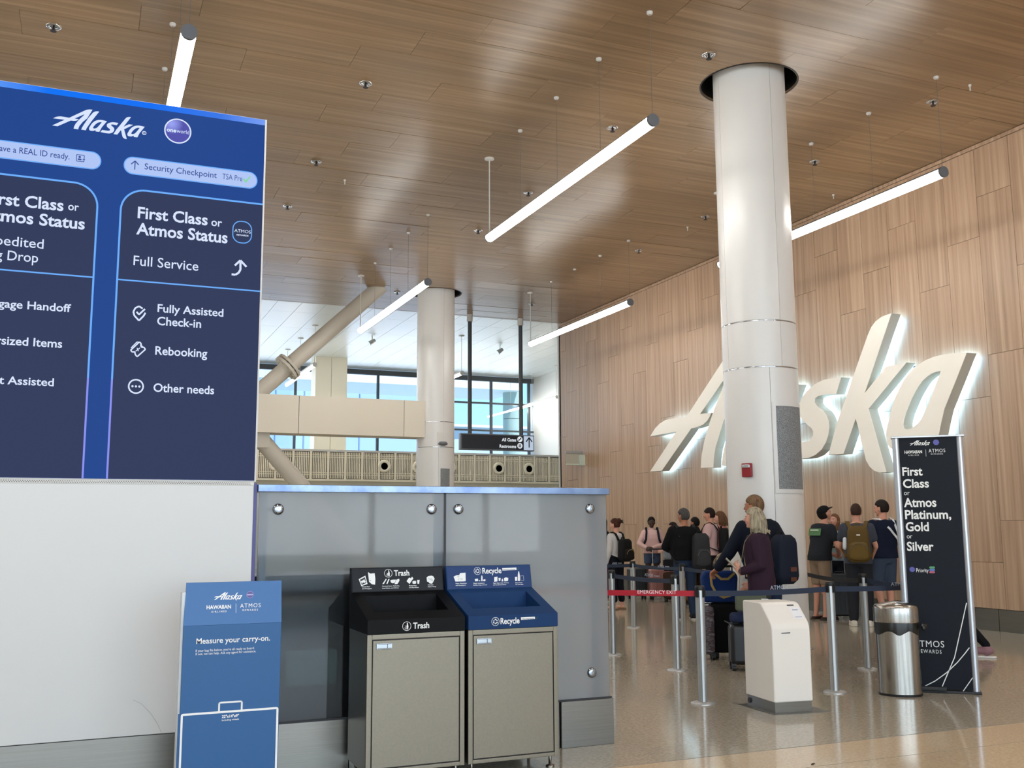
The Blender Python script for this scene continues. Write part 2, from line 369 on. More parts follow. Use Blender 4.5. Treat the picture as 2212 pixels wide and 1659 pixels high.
# wood ceiling with round openings for the columns
COLS = [(7.70, 10.24), (7.70, 22.94)]
ce = struct('ceiling', MB().bb(-14, XW + .2, -10.5, 25.1, H + .35, H + .5), M_GAP)
CW, CL = .605, 2.46
def ceil_clip(x0, x1, y0, y1):
    """one plank as a mesh; where a column opening cuts it, the cut is real"""
    for cx, cy in COLS:
        if x0 - .62 < cx < x1 + .62 and y0 - .62 < cy < y1 + .62: return True
    return False
_cm = {}
def ceil_plank(x0, x1, y0, y1, mb=None):
    g = .0018
    if ceil_clip(x0, x1, y0, y1):
        bm = bmesh.new()
        nx, ny = int((x1 - x0) / .02) + 1, int((y1 - y0) / .02) + 1
        vs = {}
        def inside(x, y): return any(math.hypot(x - cx, y - cy) < .60 for cx, cy in COLS)
        m = MB(); X = [x0 + g + (x1 - x0 - 2 * g) * i / nx for i in range(nx + 1)]; Y = [y0 + g + (y1 - y0 - 2 * g) * j / ny for j in range(ny + 1)]
        idx = {}; V = []; F = []
        def vid(i, j):
            if (i, j) not in idx:
                x, yy = X[i], Y[j]
                for cx, cy in COLS:
                    d = math.hypot(x - cx, yy - cy)
                    if .575 < d < .62: x, yy = cx + (x - cx) / d * .61, cy + (yy - cy) / d * .61
                idx[(i, j)] = len(V); V.append((x, yy, H + .0105))
            return idx[(i, j)]
        for i in range(nx):
            for j in range(ny):
                if not inside((X[i] + X[i + 1]) / 2, (Y[j] + Y[j + 1]) / 2): F.append((vid(i, j), vid(i + 1, j), vid(i + 1, j + 1), vid(i, j + 1)))
        bm.free()
        if not F: return
        o = obj('plank', MB().add(V, F), M_CEILWOOD, ce)
        s_ = o.modifiers.new('t', 'SOLIDIFY'); s_.thickness = .02; s_.offset = 0
        return
    if mb is not None:
        mb.bb(x0 + g, x1 - g, y0 + g, y1 - g, H - .001, H + .02); return
    key = (round(x1 - x0, 3), round(y1 - y0, 3))
    if key not in _cm: _cm[key] = MB().bb(-(x1 - x0) / 2 + g, (x1 - x0) / 2 - g, -(y1 - y0) / 2 + g, (y1 - y0) / 2 - g, -.001, .02).mesh('plank', M_CEILWOOD)
    o = bpy.data.objects.new('plank', _cm[key]); C.objects.link(o); o.parent = ce; o.location = ((x0 + x1) / 2, (y0 + y1) / 2, H + random.uniform(-.0015, .0015)); o.rotation_euler.x = random.uniform(-.009, .009)
rest = MB(); r = 0; y = 25.02
ceil_plank(-3, XW, 25.02, 25.1)
while y > -10:
    base = (.31, .92, 1.53)[(0, 2, 1)[(r - 1) % 3] if False else {1: 0, 0: 2, 2: 1}[r % 3]]
    x = base - CL * 6
    while x < XW:
        a, b = max(x, -14), min(x + CL, XW)
        if b - a > .05:
            vis = y > 5.0 and b > -2.5 and not (b < .3 and y < 11)
            ceil_plank(a, b, y - CW, y, None if vis else rest)
        x += CL
    y -= CW; r += 1
o = obj('plank', rest, M_CEILWOOD, ce); o['kind'] = 'stuff'
# black cavity above the openings
for cx, cy in COLS:
    obj('opening_collar', MB().lathe([(.612, -.005), (.612, .34), (.63, .34), (.63, -.005), (.612, -.005)], (cx, cy, H), 48, cap=False), M_BLACK, ce)
obj('edge_fascia', MB().bb(-14, XW + .3, 25.1, 25.16, H - .005, 8.05), M_WHITE, ce)

# white atrium beyond
ATX, ATY, AH = 17.95, 40.0, 8.0
a2 = struct('ceiling', MB().bb(-14, ATX + .3, 25.16, ATY + .6, AH + .02, AH + .2), M_PLASTER)
_t = MB().bb(-.345, .345, -1.195, 1.195, -.004, .02).mesh('ceiling_panel', M_WHITECEIL)
for i in range(33):
    for j in range(6):
        o = bpy.data.objects.new('ceiling_panel', _t); C.objects.link(o); o.parent = a2; o.location = (-4.6 + i * .7, 26.4 + j * 2.4, AH)
struct('wall_right', MB().bb(ATX, ATX + .25, 25.3, ATY + .6, 0, AH + .02), M_PLASTER)
struct('wall_back', MB().bb(XW, ATX + .25, 25.2, 25.26, 0, 8.0), M_PLASTER)
struct('wall_left', MB().bb(-14.25, -14, -10.5, ATY + .6, 0, AH + .02), M_PLASTER)
# far window wall
struct('wall_back', MB().bb(-14, ATX, ATY, ATY + .3, 0, 3.0), M_PLASTER)
def window(n, x0, x1, cols, rows, zlo=3.0, zhi=7.98):
    w = struct('window_%d' % n)
    f = MB(); t = .09
    f.bb(x0, x1, ATY, ATY + .16, zhi - .2, zhi); f.bb(x0, x1, ATY, ATY + .16, zlo, zlo + .1)
    obj('head_rail', f, M_MULL, w)
    for c in cols: obj('mullion', MB().bb(c - t / 2, c + t / 2, ATY + .01, ATY + .15, zlo, zhi - .2), M_MULL, w)
    for z in rows: obj('transom', MB().bb(x0, x1, ATY + .02, ATY + .14, z - .035, z + .035), M_MULL, w)
    gm = glass_clear()
    cs = [x0] + list(cols) + [x1]; zs = [zlo] + sorted(rows) + [zhi - .1]
    for a, b in zip(cs[:-1], cs[1:]):
        for c_, d in zip(zs[:-1], zs[1:]): obj('pane', MB().bb(a + .02, b - .02, ATY + .07, ATY + .08, c_ + .02, d - .02), gm, w)
def glass_clear():
    if 'pane glass' in MATS: return MATS['pane glass']
    m = bpy.data.materials.new('pane glass'); m.use_nodes = True; N = m.node_tree.nodes; L = m.node_tree.links; N.clear()
    o_ = N.new('ShaderNodeOutputMaterial'); mx = N.new('ShaderNodeMixShader'); t = N.new('ShaderNodeBsdfTransparent'); g = N.new('ShaderNodeBsdfGlossy'); fr = N.new('ShaderNodeFresnel')
    t.inputs[0].default_value = (.93, .97, .98, 1); g.inputs['Roughness'].default_value = .02; fr.inputs[0].default_value = 1.45
    L.new(fr.outputs[0], mx.inputs[0]); L.new(t.outputs[0], mx.inputs[1]); L.new(g.outputs[0], mx.inputs[2]); L.new(mx.outputs[0], o_.inputs[0])
    MATS['pane glass'] = m; return m
xw = lambda px, py=800: at(px, py, Y=ATY).x
window(1, -13.9, xw(683), [xw(520), xw(595) if False else xw(640), 1.0, -2.0, -5.0, -8.0, -11.0][::-1], [xw(0) * 0 + 6.35])
window(2, xw(683) + .01, xw(940), [xw(818)], [6.35])
window(3, xw(940) + .01, ATX, [xw(1062), xw(1143)], [at(1060, 871, Y=ATY).z, at(1060, 930, Y=ATY).z])
# white piers in front of the window wall
for i, (a, b) in enumerate(((682, 750), (400, 440))):
    x0, x1 = at(a, 800, Y=37.6).x, at(b, 800, Y=37.6).x
    p_ = struct('trim_%d' % (i + 2)); mid = (x0 + x1) / 2
    obj('pier_panel', MB().bb(x0, mid - .006, 37.6, 38.4, 0, AH), M_CREAM, p_); obj('pier_panel', MB().bb(mid + .006, x1, 37.6, 38.4, 0, AH), M_CREAM, p_)

# facade behind the camera and side wall
back = struct('window_4')
for i in range(10): obj('mullion', MB().bb(-14 + i * 2.9 - .06, -14 + i * 2.9 + .06, -10.5, -10.35, 0, 7.2), M_MULL, back)
for z in (.05, 3.2, 7.1): obj('transom', MB().bb(-14, XW, -10.5, -10.36, z - .06, z + .06), M_MULL, back)
struct('wall_front', MB().bb(-14.25, XW + .3, -10.8, -10.5, 7.1, 7.7), M_PLASTER)

# ------------------------------------------------------------------ outside the far windows
ob = thing('terminal_building', 'pale blue glass terminal building seen through the far left windows', 'building', (2, 62, 0))
M_FAC = mat('pale blue facade', '#a9c0e6', .3, spec=.5); M_FACL = mat('facade joint', '#8197bd', .5); M_CAN = mat('white canopy', '#e6e9ec', .5)
obj('facade', MB().bb(-30, at(965, 900, Y=62).x, 62, 70, -6, 16.0), M_FAC, ob)
j = MB()
for i in range(26): j.bb(-28 + i * 1.75, -28 + i * 1.75 + .06, 61.95, 62.02, -6, 16.0)
for z in (1.5, 4.6, 7.4): j.bb(-30, at(965, 900, Y=62).x, 61.95, 62.02, z, z + .07)
obj('facade_joints', j, M_FACL, ob)
cn = thing('entrance_canopy', 'long white canopy slab outside the far clerestory windows', 'canopy', (4, 46, 8.2))
obj('canopy_slab', MB().bb(-28, 20, 46, 50, at(820, 828, Y=46).z, at(820, 800, Y=46).z + .4), M_CAN, cn)
oc = thing('exterior_column', 'round grey green column outside the far right window', 'column', (at(1104, 900, Y=47).x, 47, 0))
for i in range(5): obj('column_drum', MB().lathe([(.42, 0), (.42, 1.97)], (oc.location.x, 47, -1 + i * 2.0), 24), mat('grey green stone', '#9fb3b0', .6), oc)
lb = thing('airside_building', 'low grey building with white roof outside the right windows', 'building', (18, 66, 0))
obj('facade', MB().bb(at(970, 950, Y=66).x, 40, 66, 72, -6, at(1060, 925, Y=66).z), mat('low facade', '#b9c4d0', .5), lb)
obj('roof_edge', MB().bb(at(970, 950, Y=66).x - .3, 40.3, 65.6, 72, at(1060, 925, Y=66).z, at(1060, 920, Y=66).z), M_CAN, lb)

# ------------------------------------------------------------------ louvred bridge in the atrium
BY = 34.0
zt, zb = at(880, 980, Y=BY).z, at(880, 1037, Y=BY).z
br = thing('footbridge', 'cream louvred footbridge crossing the atrium under the far windows', 'bridge', (8, BY, zb))
xa, xb = -3.0, ATX - .02
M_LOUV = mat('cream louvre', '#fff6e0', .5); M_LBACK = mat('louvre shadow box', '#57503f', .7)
obj('deck', MB().bb(xa, xb, BY + .1, 37.4, zb - .28, zb - .02), M_CREAM, br)
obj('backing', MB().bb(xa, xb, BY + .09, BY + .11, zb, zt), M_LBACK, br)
obj('handrail', MB().bb(xa, xb, BY - .06, BY + .12, zt, zt + .07), M_WHITE, br)
obj('bottom_rail', MB().bb(xa, xb, BY - .05, BY + .1, zb - .07, zb), M_LOUV, br)
PWB = (at(595, 1000, Y=BY).x - at(556, 1000, Y=BY).x)
ringpx = [594, 829, 903, 971, 1076, 1141]
x = at(575, 1000, Y=BY).x - PWB * 8
ringx = [at(q, 1005, Y=BY).x for q in ringpx]
_lm = MB()
for i in range(8): _lm.bb(-PWB / 2 + .06 + (PWB - .12) * (i + .22) / 8, -PWB / 2 + .06 + (PWB - .12) * (i + .78) / 8, -.04, .02, .02, zt - zb - .02)
for z in (.13, .2, zt - zb - .2, zt - zb - .13): _lm.bb(-PWB / 2, PWB / 2, -.05, -.035, z, z + .025)
_lm = _lm.mesh('louvre_panel', M_LOUV)
while x < xb - PWB / 2:
    o = bpy.data.objects.new('louvre_panel', _lm); place(o, br); o.location = (x, BY, zb)
    obj('post', MB().bb(x - PWB / 2 - .04, x - PWB / 2 + .04, BY - .07, BY + .08, zb - .02, zt), M_LOUV, br)
    x += PWB
for rx in ringx:
    rz_ = (zt + zb) / 2
    def ringm(prof, n=28): return MB().lathe(prof, (0, 0, 0), n, cap=False).xf(lambda v: Vector((rx + v.x, BY - .05 - v.z, rz_ + v.y)))
    rg = obj('port_ring', ringm([(.115, 0), (.125, .06), (.19, .06), (.225, .03), (.225, 0)]), M_LOUV, br)
    obj('port_hole', MB().lathe([(.13, .04), (.001, .04)], (0, 0, 0), 24).xf(lambda v: Vector((rx + v.x, BY - .05 - v.z, rz_ + v.y))), M_BLACK, rg)
for i, q in enumerate((811, 1118)):
    lx = at(q, 1039, Y=35).x
    tag(obj('downlight', MB().lathe([(.16, 0), (.16, -.04), (.02, -.05)], (lx, 35, zb - .28), 20), mat('downlight lens', (1, .95, .85), .4, emit=4), None), 'round downlight under the cream footbridge, %s' % ('left of the pair' if i == 0 else 'right of the pair'), 'light')

# ------------------------------------------------------------------ round columns
def arc_panel(cx, cy, r0, r1, a0, a1, z0, z1, n=14):
    m = MB(); P = []
    for i in range(n + 1):
        t = a0 + (a1 - a0) * i / n
        P.append((math.cos(t), math.sin(t)))
    vs = []; fs = []
    for c_, s_ in P:
        for r_ in (r0, r1):
            for z in (z0, z1): vs.append((cx + c_ * r_, cy + s_ * r_, z))
    for i in range(n):
        b = i * 4; k_ = b + 4
        fs += [(b, k_, k_ + 1, b + 1), (b + 2, b + 3, k_ + 3, k_ + 2), (b + 1, k_ + 1, k_ + 3, b + 3), (b, b + 2, k_ + 2, k_)]
    fs += [(0, 1, 3, 2), (4 * n, 4 * n + 2, 4 * n + 3, 4 * n + 1)]
    m.add(vs, fs, True); return m
def column(cx, cy, label, z_r1, z_r2, a_seam, a_low, grille):
    c = thing('column', label, 'column', (cx, cy, 0)); R_ = .455
    bear = math.atan2(cx, cy); fc = math.atan2(-math.cos(bear), -math.sin(bear))     # direction towards the camera
    obj('core', MB().lathe([(R_ - .02, 0), (R_ - .02, H + .34)], (cx, cy, 0), 40), M_CLADGAP, c)
    for (z0, z1, off) in ((0, z_r2 - .008, a_low), (z_r2 + .008, z_r1 - .008, a_seam), (z_r1 + .008, H + .33, a_seam)):
        for q in range(4):
            a = fc + math.radians(off) + q * PI / 2
            o = obj('cladding_panel', arc_panel(cx, cy, R_ - .018, R_, a + .004, a + PI / 2 - .004, z0, z1), M_CLAD, c)
            o.modifiers.new('es', 'EDGE_SPLIT')
    for z in (z_r1, z_r2): obj('ring_strip', MB().lathe([(R_ - .003, -.004), (R_ - .003, .004)], (cx, cy, z), 48), M_CHROME, c)
    g0, g1, gz0, gz1 = grille
    a0, a1 = fc + math.radians(g0), fc + math.radians(g1)
    d = obj('grille_frame', arc_panel(cx, cy, R_ - .01, R_ + .012, a0, a1, gz0 - .05, gz1 + .05), M_CLAD, c); d.modifiers.new('es', 'EDGE_SPLIT')
    o = obj('grille_mesh', arc_panel(cx, cy, R_, R_ + .018, a0 + .1, a1 - .1, gz0, gz1), GRILLE, d); o.modifiers.new('es', 'EDGE_SPLIT')
    return c, fc
def mesh_grille():
    m = bpy.data.materials.new('perforated grille'); m.use_nodes = True; N = m.node_tree.nodes; L = m.node_tree.links; b = N['Principled BSDF']
    co = N.new('ShaderNodeTexCoord'); v = N.new('ShaderNodeTexVoronoi'); v.inputs['Scale'].default_value = 120; r_ = N.new('ShaderNodeValToRGB')
    L.new(co.outputs['Object'], v.inputs[0]); L.new(v.outputs['Distance'], r_.inputs[0]); L.new(r_.outputs[0], b.inputs['Base Color'])
    r_.color_ramp.elements[0].position = .3; r_.color_ramp.elements[0].color = lin('#4c4f52'); r_.color_ramp.elements[1].position = .5; r_.color_ramp.elements[1].color = lin('#8b8f92')
    b.inputs['Roughness'].default_value = .5; return m
GRILLE = mesh_grille()
c1, fc1 = column(7.70, 10.24, 'white clad round column in front of the big lettering, with red fire alarm', 3.98, 3.41, 35, 14, (15, 76, 1.94, 2.93))
c2, fc2 = column(7.70, 22.94, 'far white clad round column at the edge of the wood ceiling', at(940, 910, Y=22.5).z, at(940, 965, Y=22.5).z, 25, 10, (10, 52, .9, at(950, 1012, Y=22.5).z))
# fire alarm on the near column
a = fc1 - math.radians(24); ax = Vector((math.cos(a), math.sin(a), 0)); zc = at(1606, 1014, Y=9.9).z
al = thing('fire_alarm', 'red fire alarm strobe on the near white column', 'alarm', (7.70 + ax.x * .457, 10.24 + ax.y * .457, zc))
Ma = Matrix((( -ax.y, ax.x, 0), (ax.x, ax.y, 0), (0, 0, 1))).transposed()
ac = Vector((7.70, 10.24, zc)) + ax * .485
M_RED = mat('alarm red', '#8f1420', .35)
obj('housing', MB().box(ac, (.125, .05, .165), M=Ma), M_RED, al, .01)
obj('strobe', MB().box(ac + ax * .028 + Vector((0, 0, .045)), (.095, .025, .04), M=Ma), M_CHROME, al, .006)
Print(Plane(ac + ax * .026 + Vector((0, 0, -.02)), (-ax.y * -1 if False else -ax.y, ax.x, 0)), .002)
# camera puck on the far column
q = at(957, 958, Y=22.45)
sc_ = thing('security_camera', 'small white dome camera on the far column', 'camera', q)
obj('bracket', MB().box(q + Vector((-.05, .08, .12)), (.16, .1, .3)), M_WHITE, sc_, .01)
obj('dome', MB().lathe([(.04, -.05), (.10, -.025), (.115, 0), (.08, .04)], q, 20), M_ENDCAP, sc_)

# ------------------------------------------------------------------ diagonal brace, beam
YB = 22.94
bm_ = thing('box_beam', 'cream panelled beam running from the far column to the left', 'beam', (3, YB, 3.63))
bx = at(915, 900, Y=YB).x - .05; M_BEAM = mat('beam panel', '#e2dac9', .5)
for a, b in ((at(865, 900, Y=YB).x, bx), (at(640, 900, Y=YB).x, at(865, 900, Y=YB).x), (.9, at(640, 900, Y=YB).x), (-1.6, .9)):
    obj('beam_panel', MB().bb(a + .006, b - .006, YB - .3, YB + .3, 3.63, 4.49), M_BEAM, bm_)
obj('beam_core', MB().bb(-1.6, bx, YB - .28, YB + .28, 3.65, 4.47), M_CLADGAP, bm_)
M_STRUT = mat('grey steel brace', '#c6bfb2', .45)
s1 = thing('diagonal_brace', 'thick grey steel tube slanting up to the wood ceiling', 'brace', (4, YB, 5))
A_, B_ = Vector((3.45, YB, 4.5)), Vector((6.3, YB, 7.25))
obj('tube', MB().tube(A_, B_, .185, n=28, cap=False), M_STRUT, s1)
dd = (B_ - A_).normalized(); f0 = A_ + dd * .97
for k_ in (-.045, .045): obj('flange', MB().tube(f0 + dd * (k_ - .03), f0 + dd * (k_ + .03), .33, n=28), M_STRUT, s1)
bt = MB(); aa = dd.orthogonal().normalized(); bb_ = dd.cross(aa)
for i in range(12):
    o_ = (aa * math.cos(i * PI / 6) + bb_ * math.sin(i * PI / 6)) * .265; bt.tube(f0 + o_ - dd * .1, f0 + o_ + dd * .1, .022, n=6)
obj('bolts', bt, M_STRUT, s1)
s2 = thing('diagonal_brace', 'thick grey steel tube slanting down to the right below the beam', 'brace', (4, YB, 2.5))
obj('tube', MB().tube((3.05, YB, 4.1), (4.62, YB, 2.52 - .18), .19, n=28), M_STRUT, s2)
obj('tube', MB().tube((4.62, YB, 2.34), (6.6, YB, .02), .19, n=28), M_STRUT, s2)
obj('node_plate', MB().bb(2.2, 3.75, YB - .2, YB + .2, 3.3, 3.64), M_STRUT, s2)

# ------------------------------------------------------------------ hanging direction sign
GY = 24.85
gs = thing('hanging_sign', 'black hanging sign pointing up to all gates and restrooms', 'sign', (10.1, GY, 3.55))
gz0, gz1 = at(1075, 973, Y=GY).z, at(1075, 938, Y=GY).z; gx0, gx1 = at(995, 950, Y=GY).x, at(1154, 955, Y=GY).x
obj('cabinet', MB().bb(gx0, gx1, GY, GY + .16, gz0, gz1), M_ENDCAP, gs, .01)
xs = at(1131, 955, Y=GY).x
obj('black_face', MB().bb(gx0 + .04, xs, GY - .012, GY, gz0 + .03, gz1 - .03), mat('sign navy black', '#0d1524', .4), gs)
obj('white_face', MB().bb(xs + .005, gx1 - .03, GY - .012, GY, gz0 + .03, gz1 - .03), screen('sign lit white', '#c9d9ee', .9), gs)
pg = Plane((0, GY - .013, 0), (1, 0, 0)); PW_ = Print(pg)
PW_.ptext('All Gates', (1084, 953), (1115, 953), 7, bold=.02); PW_.ptext('Restrooms', (1079, 967), (1115, 967), 7, bold=.02)
for yy in (949, 963): u, v = pg.uv(1123, yy); PW_.disc(u, v, .075)
PW_.build('lettering', screen('sign lettering white', '#eef4fb', 1.0), gs)
PB = Print(pg, .004); u, v = pg.uv(1143, 967); u2, v2 = pg.uv(1143, 946)
PB.stroke([(u, v), (u, v2)], .03).stroke([(u - .09, v2 - .11), (u, v2 + .01), (u + .09, v2 - .11)], .03)
u, v = pg.uv(1123, 949); PB.stroke([(u - .045, v - .045), (u + .045, v + .045)], .022).stroke([(u - .04, v + .02), (u - .01, v - .03)], .016).stroke([(u, v + .035), (u + .04, v - .01)], .016)
u, v = pg.uv(1123, 963)
for sx_ in (-.022, .022): PB.disc(u + sx_, v + .035, .014); PB.rrect(u + sx_ - .014, v - .045, u + sx_ + .014, v + .018, .004)
PB.build('pictograms', mat('pictogram black', '#10151f', .5), gs)
for q in (1017, 1128):
    x_ = at(q, 900, Y=GY).x + (0 if q > 1100 else 0)
    obj('pole', MB().tube((x_, GY + .08, gz1), (x_, GY + .08, H - .02), .055, n=12), M_MULL, gs)
    obj('pole_sleeve', MB().tube((x_, GY + .08, H - .2), (x_, GY + .08, H - .003), .08, n=12), M_WHITE, gs)

# ------------------------------------------------------------------ tube lights on cables
def tube_light(n_seg, seg, label):
    t = thing('tube_light', label, 'light', (0, 0, 0), 0, 'suspended tube lights')
    L_ = n_seg * seg
    def half(y0, y1, r, a0, a1, n=16):
        m = MB(); pr = [(math.cos(math.radians(a0 + (a1 - a0) * i / n)) * r, math.sin(math.radians(a0 + (a1 - a0) * i / n)) * r) for i in range(n + 1)]
        return m.prism(pr, lambda a, b, k: (a, y1 if k else y0, b))
    for i in range(n_seg): obj('diffuser', half(i * seg + .006, (i + 1) * seg - .006, .068, -205, 25), M_TUBE, t)
    obj('housing', half(0, L_, .070, 24, 156), M_ENDCAP, t)
    obj('joint_rings', MB().tube((0, 0, 0), (0, L_, 0), .05, n=16), M_ENDCAP, t)
    obj('end_cap', MB().tube((0, -.03, 0), (0, .006, 0), .071, n=20), M_ENDCAP, t); obj('end_cap', MB().tube((0, L_ - .006, 0), (0, L_ + .02, 0), .071, n=20), M_ENDCAP, t)
    top = H - 5.925
    for i in range(n_seg + 1):
        last = i == n_seg
        obj('cable', MB().tube((0, i * seg, .06), (0, i * seg, top), .010 if last else .0022, n=6), M_WHITE if last else M_ENDCAP, t)
        obj('canopy', MB().lathe([(.075 if last else .035, 0), (.075 if last else .035, -.02), (.02, -.035)], (0, i * seg, top), 18), M_WHITE, t)
    return t
TZ = 5.925
t0 = tube_light(4, 1.215, '')
SPOT = [(5.55, 9.11, 'long white tube light hanging left of the near column'),
        (9.80, 9.14, 'white tube light running behind the near column beside the wood wall'),
        (5.55, 17.02, 'white tube light hanging just left of the far column'),
        (9.80, 17.12, 'white tube light near the far end of the wood wall'),
        (.66, 8.97, 'white tube light rising above the blue screen')]
for i, (x_, y_, lab) in enumerate(SPOT):
    if i == 0: t0.location = (x_, y_, TZ); t0['label'] = lab
    else: dup(t0, (x_, y_, TZ), None, lab)
# unseen bays of the same rows, to the left of and behind the frame
for x_, y_ in ((.66, 17.0), (-4.2, 9.0), (-4.2, 17.0), (-9, 9.0), (-9, 17), (5.55, 1.2), (9.8, 1.2), (.66, 1.2), (-4.2, 1.2), (5.55, -6.7), (9.8, -6.7), (.66, -6.7)):
    dup(t0, (x_, y_, TZ), None, 'white tube light of the hall rows outside the picture', 'tube lights out of view')
# atrium tubes
ta = None
for (xa_, ya_, xb_, yb_, lab) in ((600, 845, 680, 788, 'white tube light seen behind the diagonal brace'), (858, 865, 998, 806, 'white tube light passing behind the far column'), (1115, 882, 1203, 858, 'white tube light at the end of the wood wall above the sign')):
    za = 6.7
    P0, P1 = at(xa_, ya_, Z=za), at(xb_, yb_, Z=za)
    t = thing('tube_light', lab, 'light', P1, 0, 'suspended tube lights')
    Ld = 4.86; n0 = P1.y if lab.startswith('short') is False else P1.y
    xx = P1.x
    obj('housing', MB().bb(xx - .06, xx + .06, P1.y, P1.y + Ld, za, za + .07), M_WHITE, t)
    obj('diffuser', MB().tube((xx, P1.y + .01, za), (xx, P1.y + Ld, za), .062, n=16), mat('atrium tube diffuser', (1, .95, .86), .4, emit=44), t)
    obj('end_cap', MB().tube((xx, P1.y - .03, za), (xx, P1.y + .01, za), .075, n=16), M_WHITE, t)
    for k_ in (.05, 2.43, 4.8):
        obj('cable', MB().tube((xx, P1.y + k_, za + .06), (xx, P1.y + k_, AH - .01), .008, n=6), M_WHITE, t)
        obj('canopy', MB().lathe([(.1, 0), (.1, -.02), (.02, -.035)], (xx, P1.y + k_, AH - .004), 16), M_WHITE, t)
for x_, y_ in ((-8, 27), (-2.5, 27), (3, 27), (-8, 33.5), (-2.5, 32.2)):  # unseen tubes added to brighten the front of the footbridge
    t = thing('tube_light', 'added white atrium tube light, unseen on the left, brightening the footbridge', 'light', (x_, y_, 6.7), 0, 'added atrium tube lights out of view')
    obj('housing', MB().bb(x_ - .06, x_ + .06, y_, y_ + 4.86, 6.7, 6.77), M_WHITE, t)
    obj('diffuser', MB().tube((x_, y_ + .01, 6.7), (x_, y_ + 4.85, 6.7), .062, n=16), MATS['atrium tube diffuser'], t)
    for k_ in (.05, 4.8): obj('cable', MB().tube((x_, y_ + k_, 6.77), (x_, y_ + k_, AH - .01), .008, n=6), M_WHITE, t)
# led strip along the edge of the wood ceiling
for i, (a, b) in enumerate(((566, 640), (640, 690), (800, 822), (826, 898), (1000, 1045), (1090, 1150))):
    x0, x1 = at(a, 655, Z=H).x, at(b, 655, Z=H).x
    tag(obj('strip_light', MB().bb(x0, x1, 25.17, 25.23, H + .02, H + .06), mat('cool strip', (.88, .96, 1), .4, emit=2.2), None),
        'thin bright strip light on the wood ceiling edge, %s from the left' % ('first', 'second', 'third', 'fourth', 'fifth', 'sixth')[i], 'light', 'strip lights along the ceiling edge')

# sprinklers and pins in the ceiling
def sprinkler(px, py, i, z=H):
    p_ = at(px, py, Z=z)
    t = thing('sprinkler', 'chrome sprinkler head in the wood ceiling, %s' % i, 'sprinkler', p_, 0, 'ceiling sprinklers')
    obj('escutcheon', MB().lathe([(.085, -.001), (.08, -.012), (.045, -.018), (.04, -.002)], p_, 20), M_CHROME, t)
    obj('head', MB().lathe([(.012, 0), (.012, -.05), (.035, -.055), (.035, -.06)], p_, 12), M_DARK, t)
SPR = [(116, 57, 'near the top left corner of the picture'), (790, 180, 'between the left tube light and the long one'), (683, 349, 'right of the screen top'), (621, 445, 'right of the screen beside its dark cards'),
       (1323, 276, 'just above the middle of the long tube light'), (1141, 416, 'left of the long tube light, lit from below'), (1531, 118, 'just left of the near column top'), (2015, 220, 'above the right hand tube light end'),
       (1760, 349, 'right of the near column'), (1524, 468, 'left of the near column'), (1380, 541, 'beside the canopy of the far right tube light'), (1033, 498, 'near the lower end of the long tube light'),
       (858, 631, 'between the brace and the far column'), (1149, 656, 'near the ceiling edge above the hanging sign')]
for q in SPR: sprinkler(*q)
for i, (px, py, w_) in enumerate(((745, 388, 'right of the screen'), (1485, 490, 'left of the near column'), (2095, 183, 'near the right edge of the picture'), (1800, 420, 'between near column and right tube light'))):
    p_ = at(px, py, Z=H)
    tag(obj('ceiling_hook', MB().lathe([(.02, 0), (.02, -.02), (.008, -.025), (.008, -.07), (.012, -.08)], p_, 10), M_WHITE, None), 'tiny white hook in the wood ceiling, ' + w_, 'hook', 'ceiling hooks')
for i, (px, py, w_) in enumerate(((804, 727, 'beside the brace'), (1080, 747, 'above the hanging sign'))):
    p_ = at(px, py, Z=AH); t = thing('spotlight', 'small silver spotlight on the white ceiling ' + w_, 'light', p_)
    obj('stem', MB().tube(p_, p_ - Vector((0, 0, .15)), .02, n=8), M_WHITE, t)
    obj('lamp_head', MB().tube(p_ + Vector((-.1, 0, -.26)), p_ + Vector((.1, 0, -.12)), .09, .06, n=14), M_POST, t)

# ------------------------------------------------------------------ the big lettering on the wood wall
ls = thing('wall_lettering', 'giant white backlit script lettering spelling Alaska on the wood wall', 'sign', (11.95, 15.4, 2.5))
M_LET = mat('letter face', '#faf5ea', .45); M_RTN = mat('letter side', '#b9b3a6', .5)
M_HALO = mat('halo led', (.34, .66, 1.0), .4, emit=22.0)
plw = Plane((11.85, 19.946, 2.5), (0, -1, 0))
def shrink(lp, d):
    n = len(lp); ar = sum(lp[i][0] * lp[(i + 1) % n][1] - lp[(i + 1) % n][0] * lp[i][1] for i in range(n)); sg = 1 if ar > 0 else -1; out = []
    for i in range(n):
        a, b, c = Vector(lp[i - 1]), Vector(lp[i]), Vector(lp[(i + 1) % n]); e1, e2 = (b - a).normalized(), (c - b).normalized()
        n1, n2 = Vector((-e1.y, e1.x)) * sg, Vector((-e2.y, e2.x)) * sg; m_ = n1 + n2
        if m_.length < .3: m_ = n1
        m_.normalize(); out.append(tuple(b + m_ * d))
    return out
for loops in LOGO:
    body = Print(plw, -.095, .095).loops(loops).build('letter', M_RTN, ls)
    Print(plw, .004, .004).loops(loops).build('letter_face', M_LET, body)
    inner = [shrink(loops[0], .05)] + [shrink(l, -.05) for l in loops[1:]]
    Print(plw, -.205, .008).loops(inner).build('back_light', M_HALO, body)
    for lp in loops[:1]:
        st = MB()
        for i in range(3, len(lp), 9):
            q = shrink(lp, .12)[i]; pp = plw.p(q[0], q[1], -.15); st.tube(pp, pp + Vector((.15, 0, 0)), .012, n=6)
        obj('standoffs', st, M_ENDCAP, body)

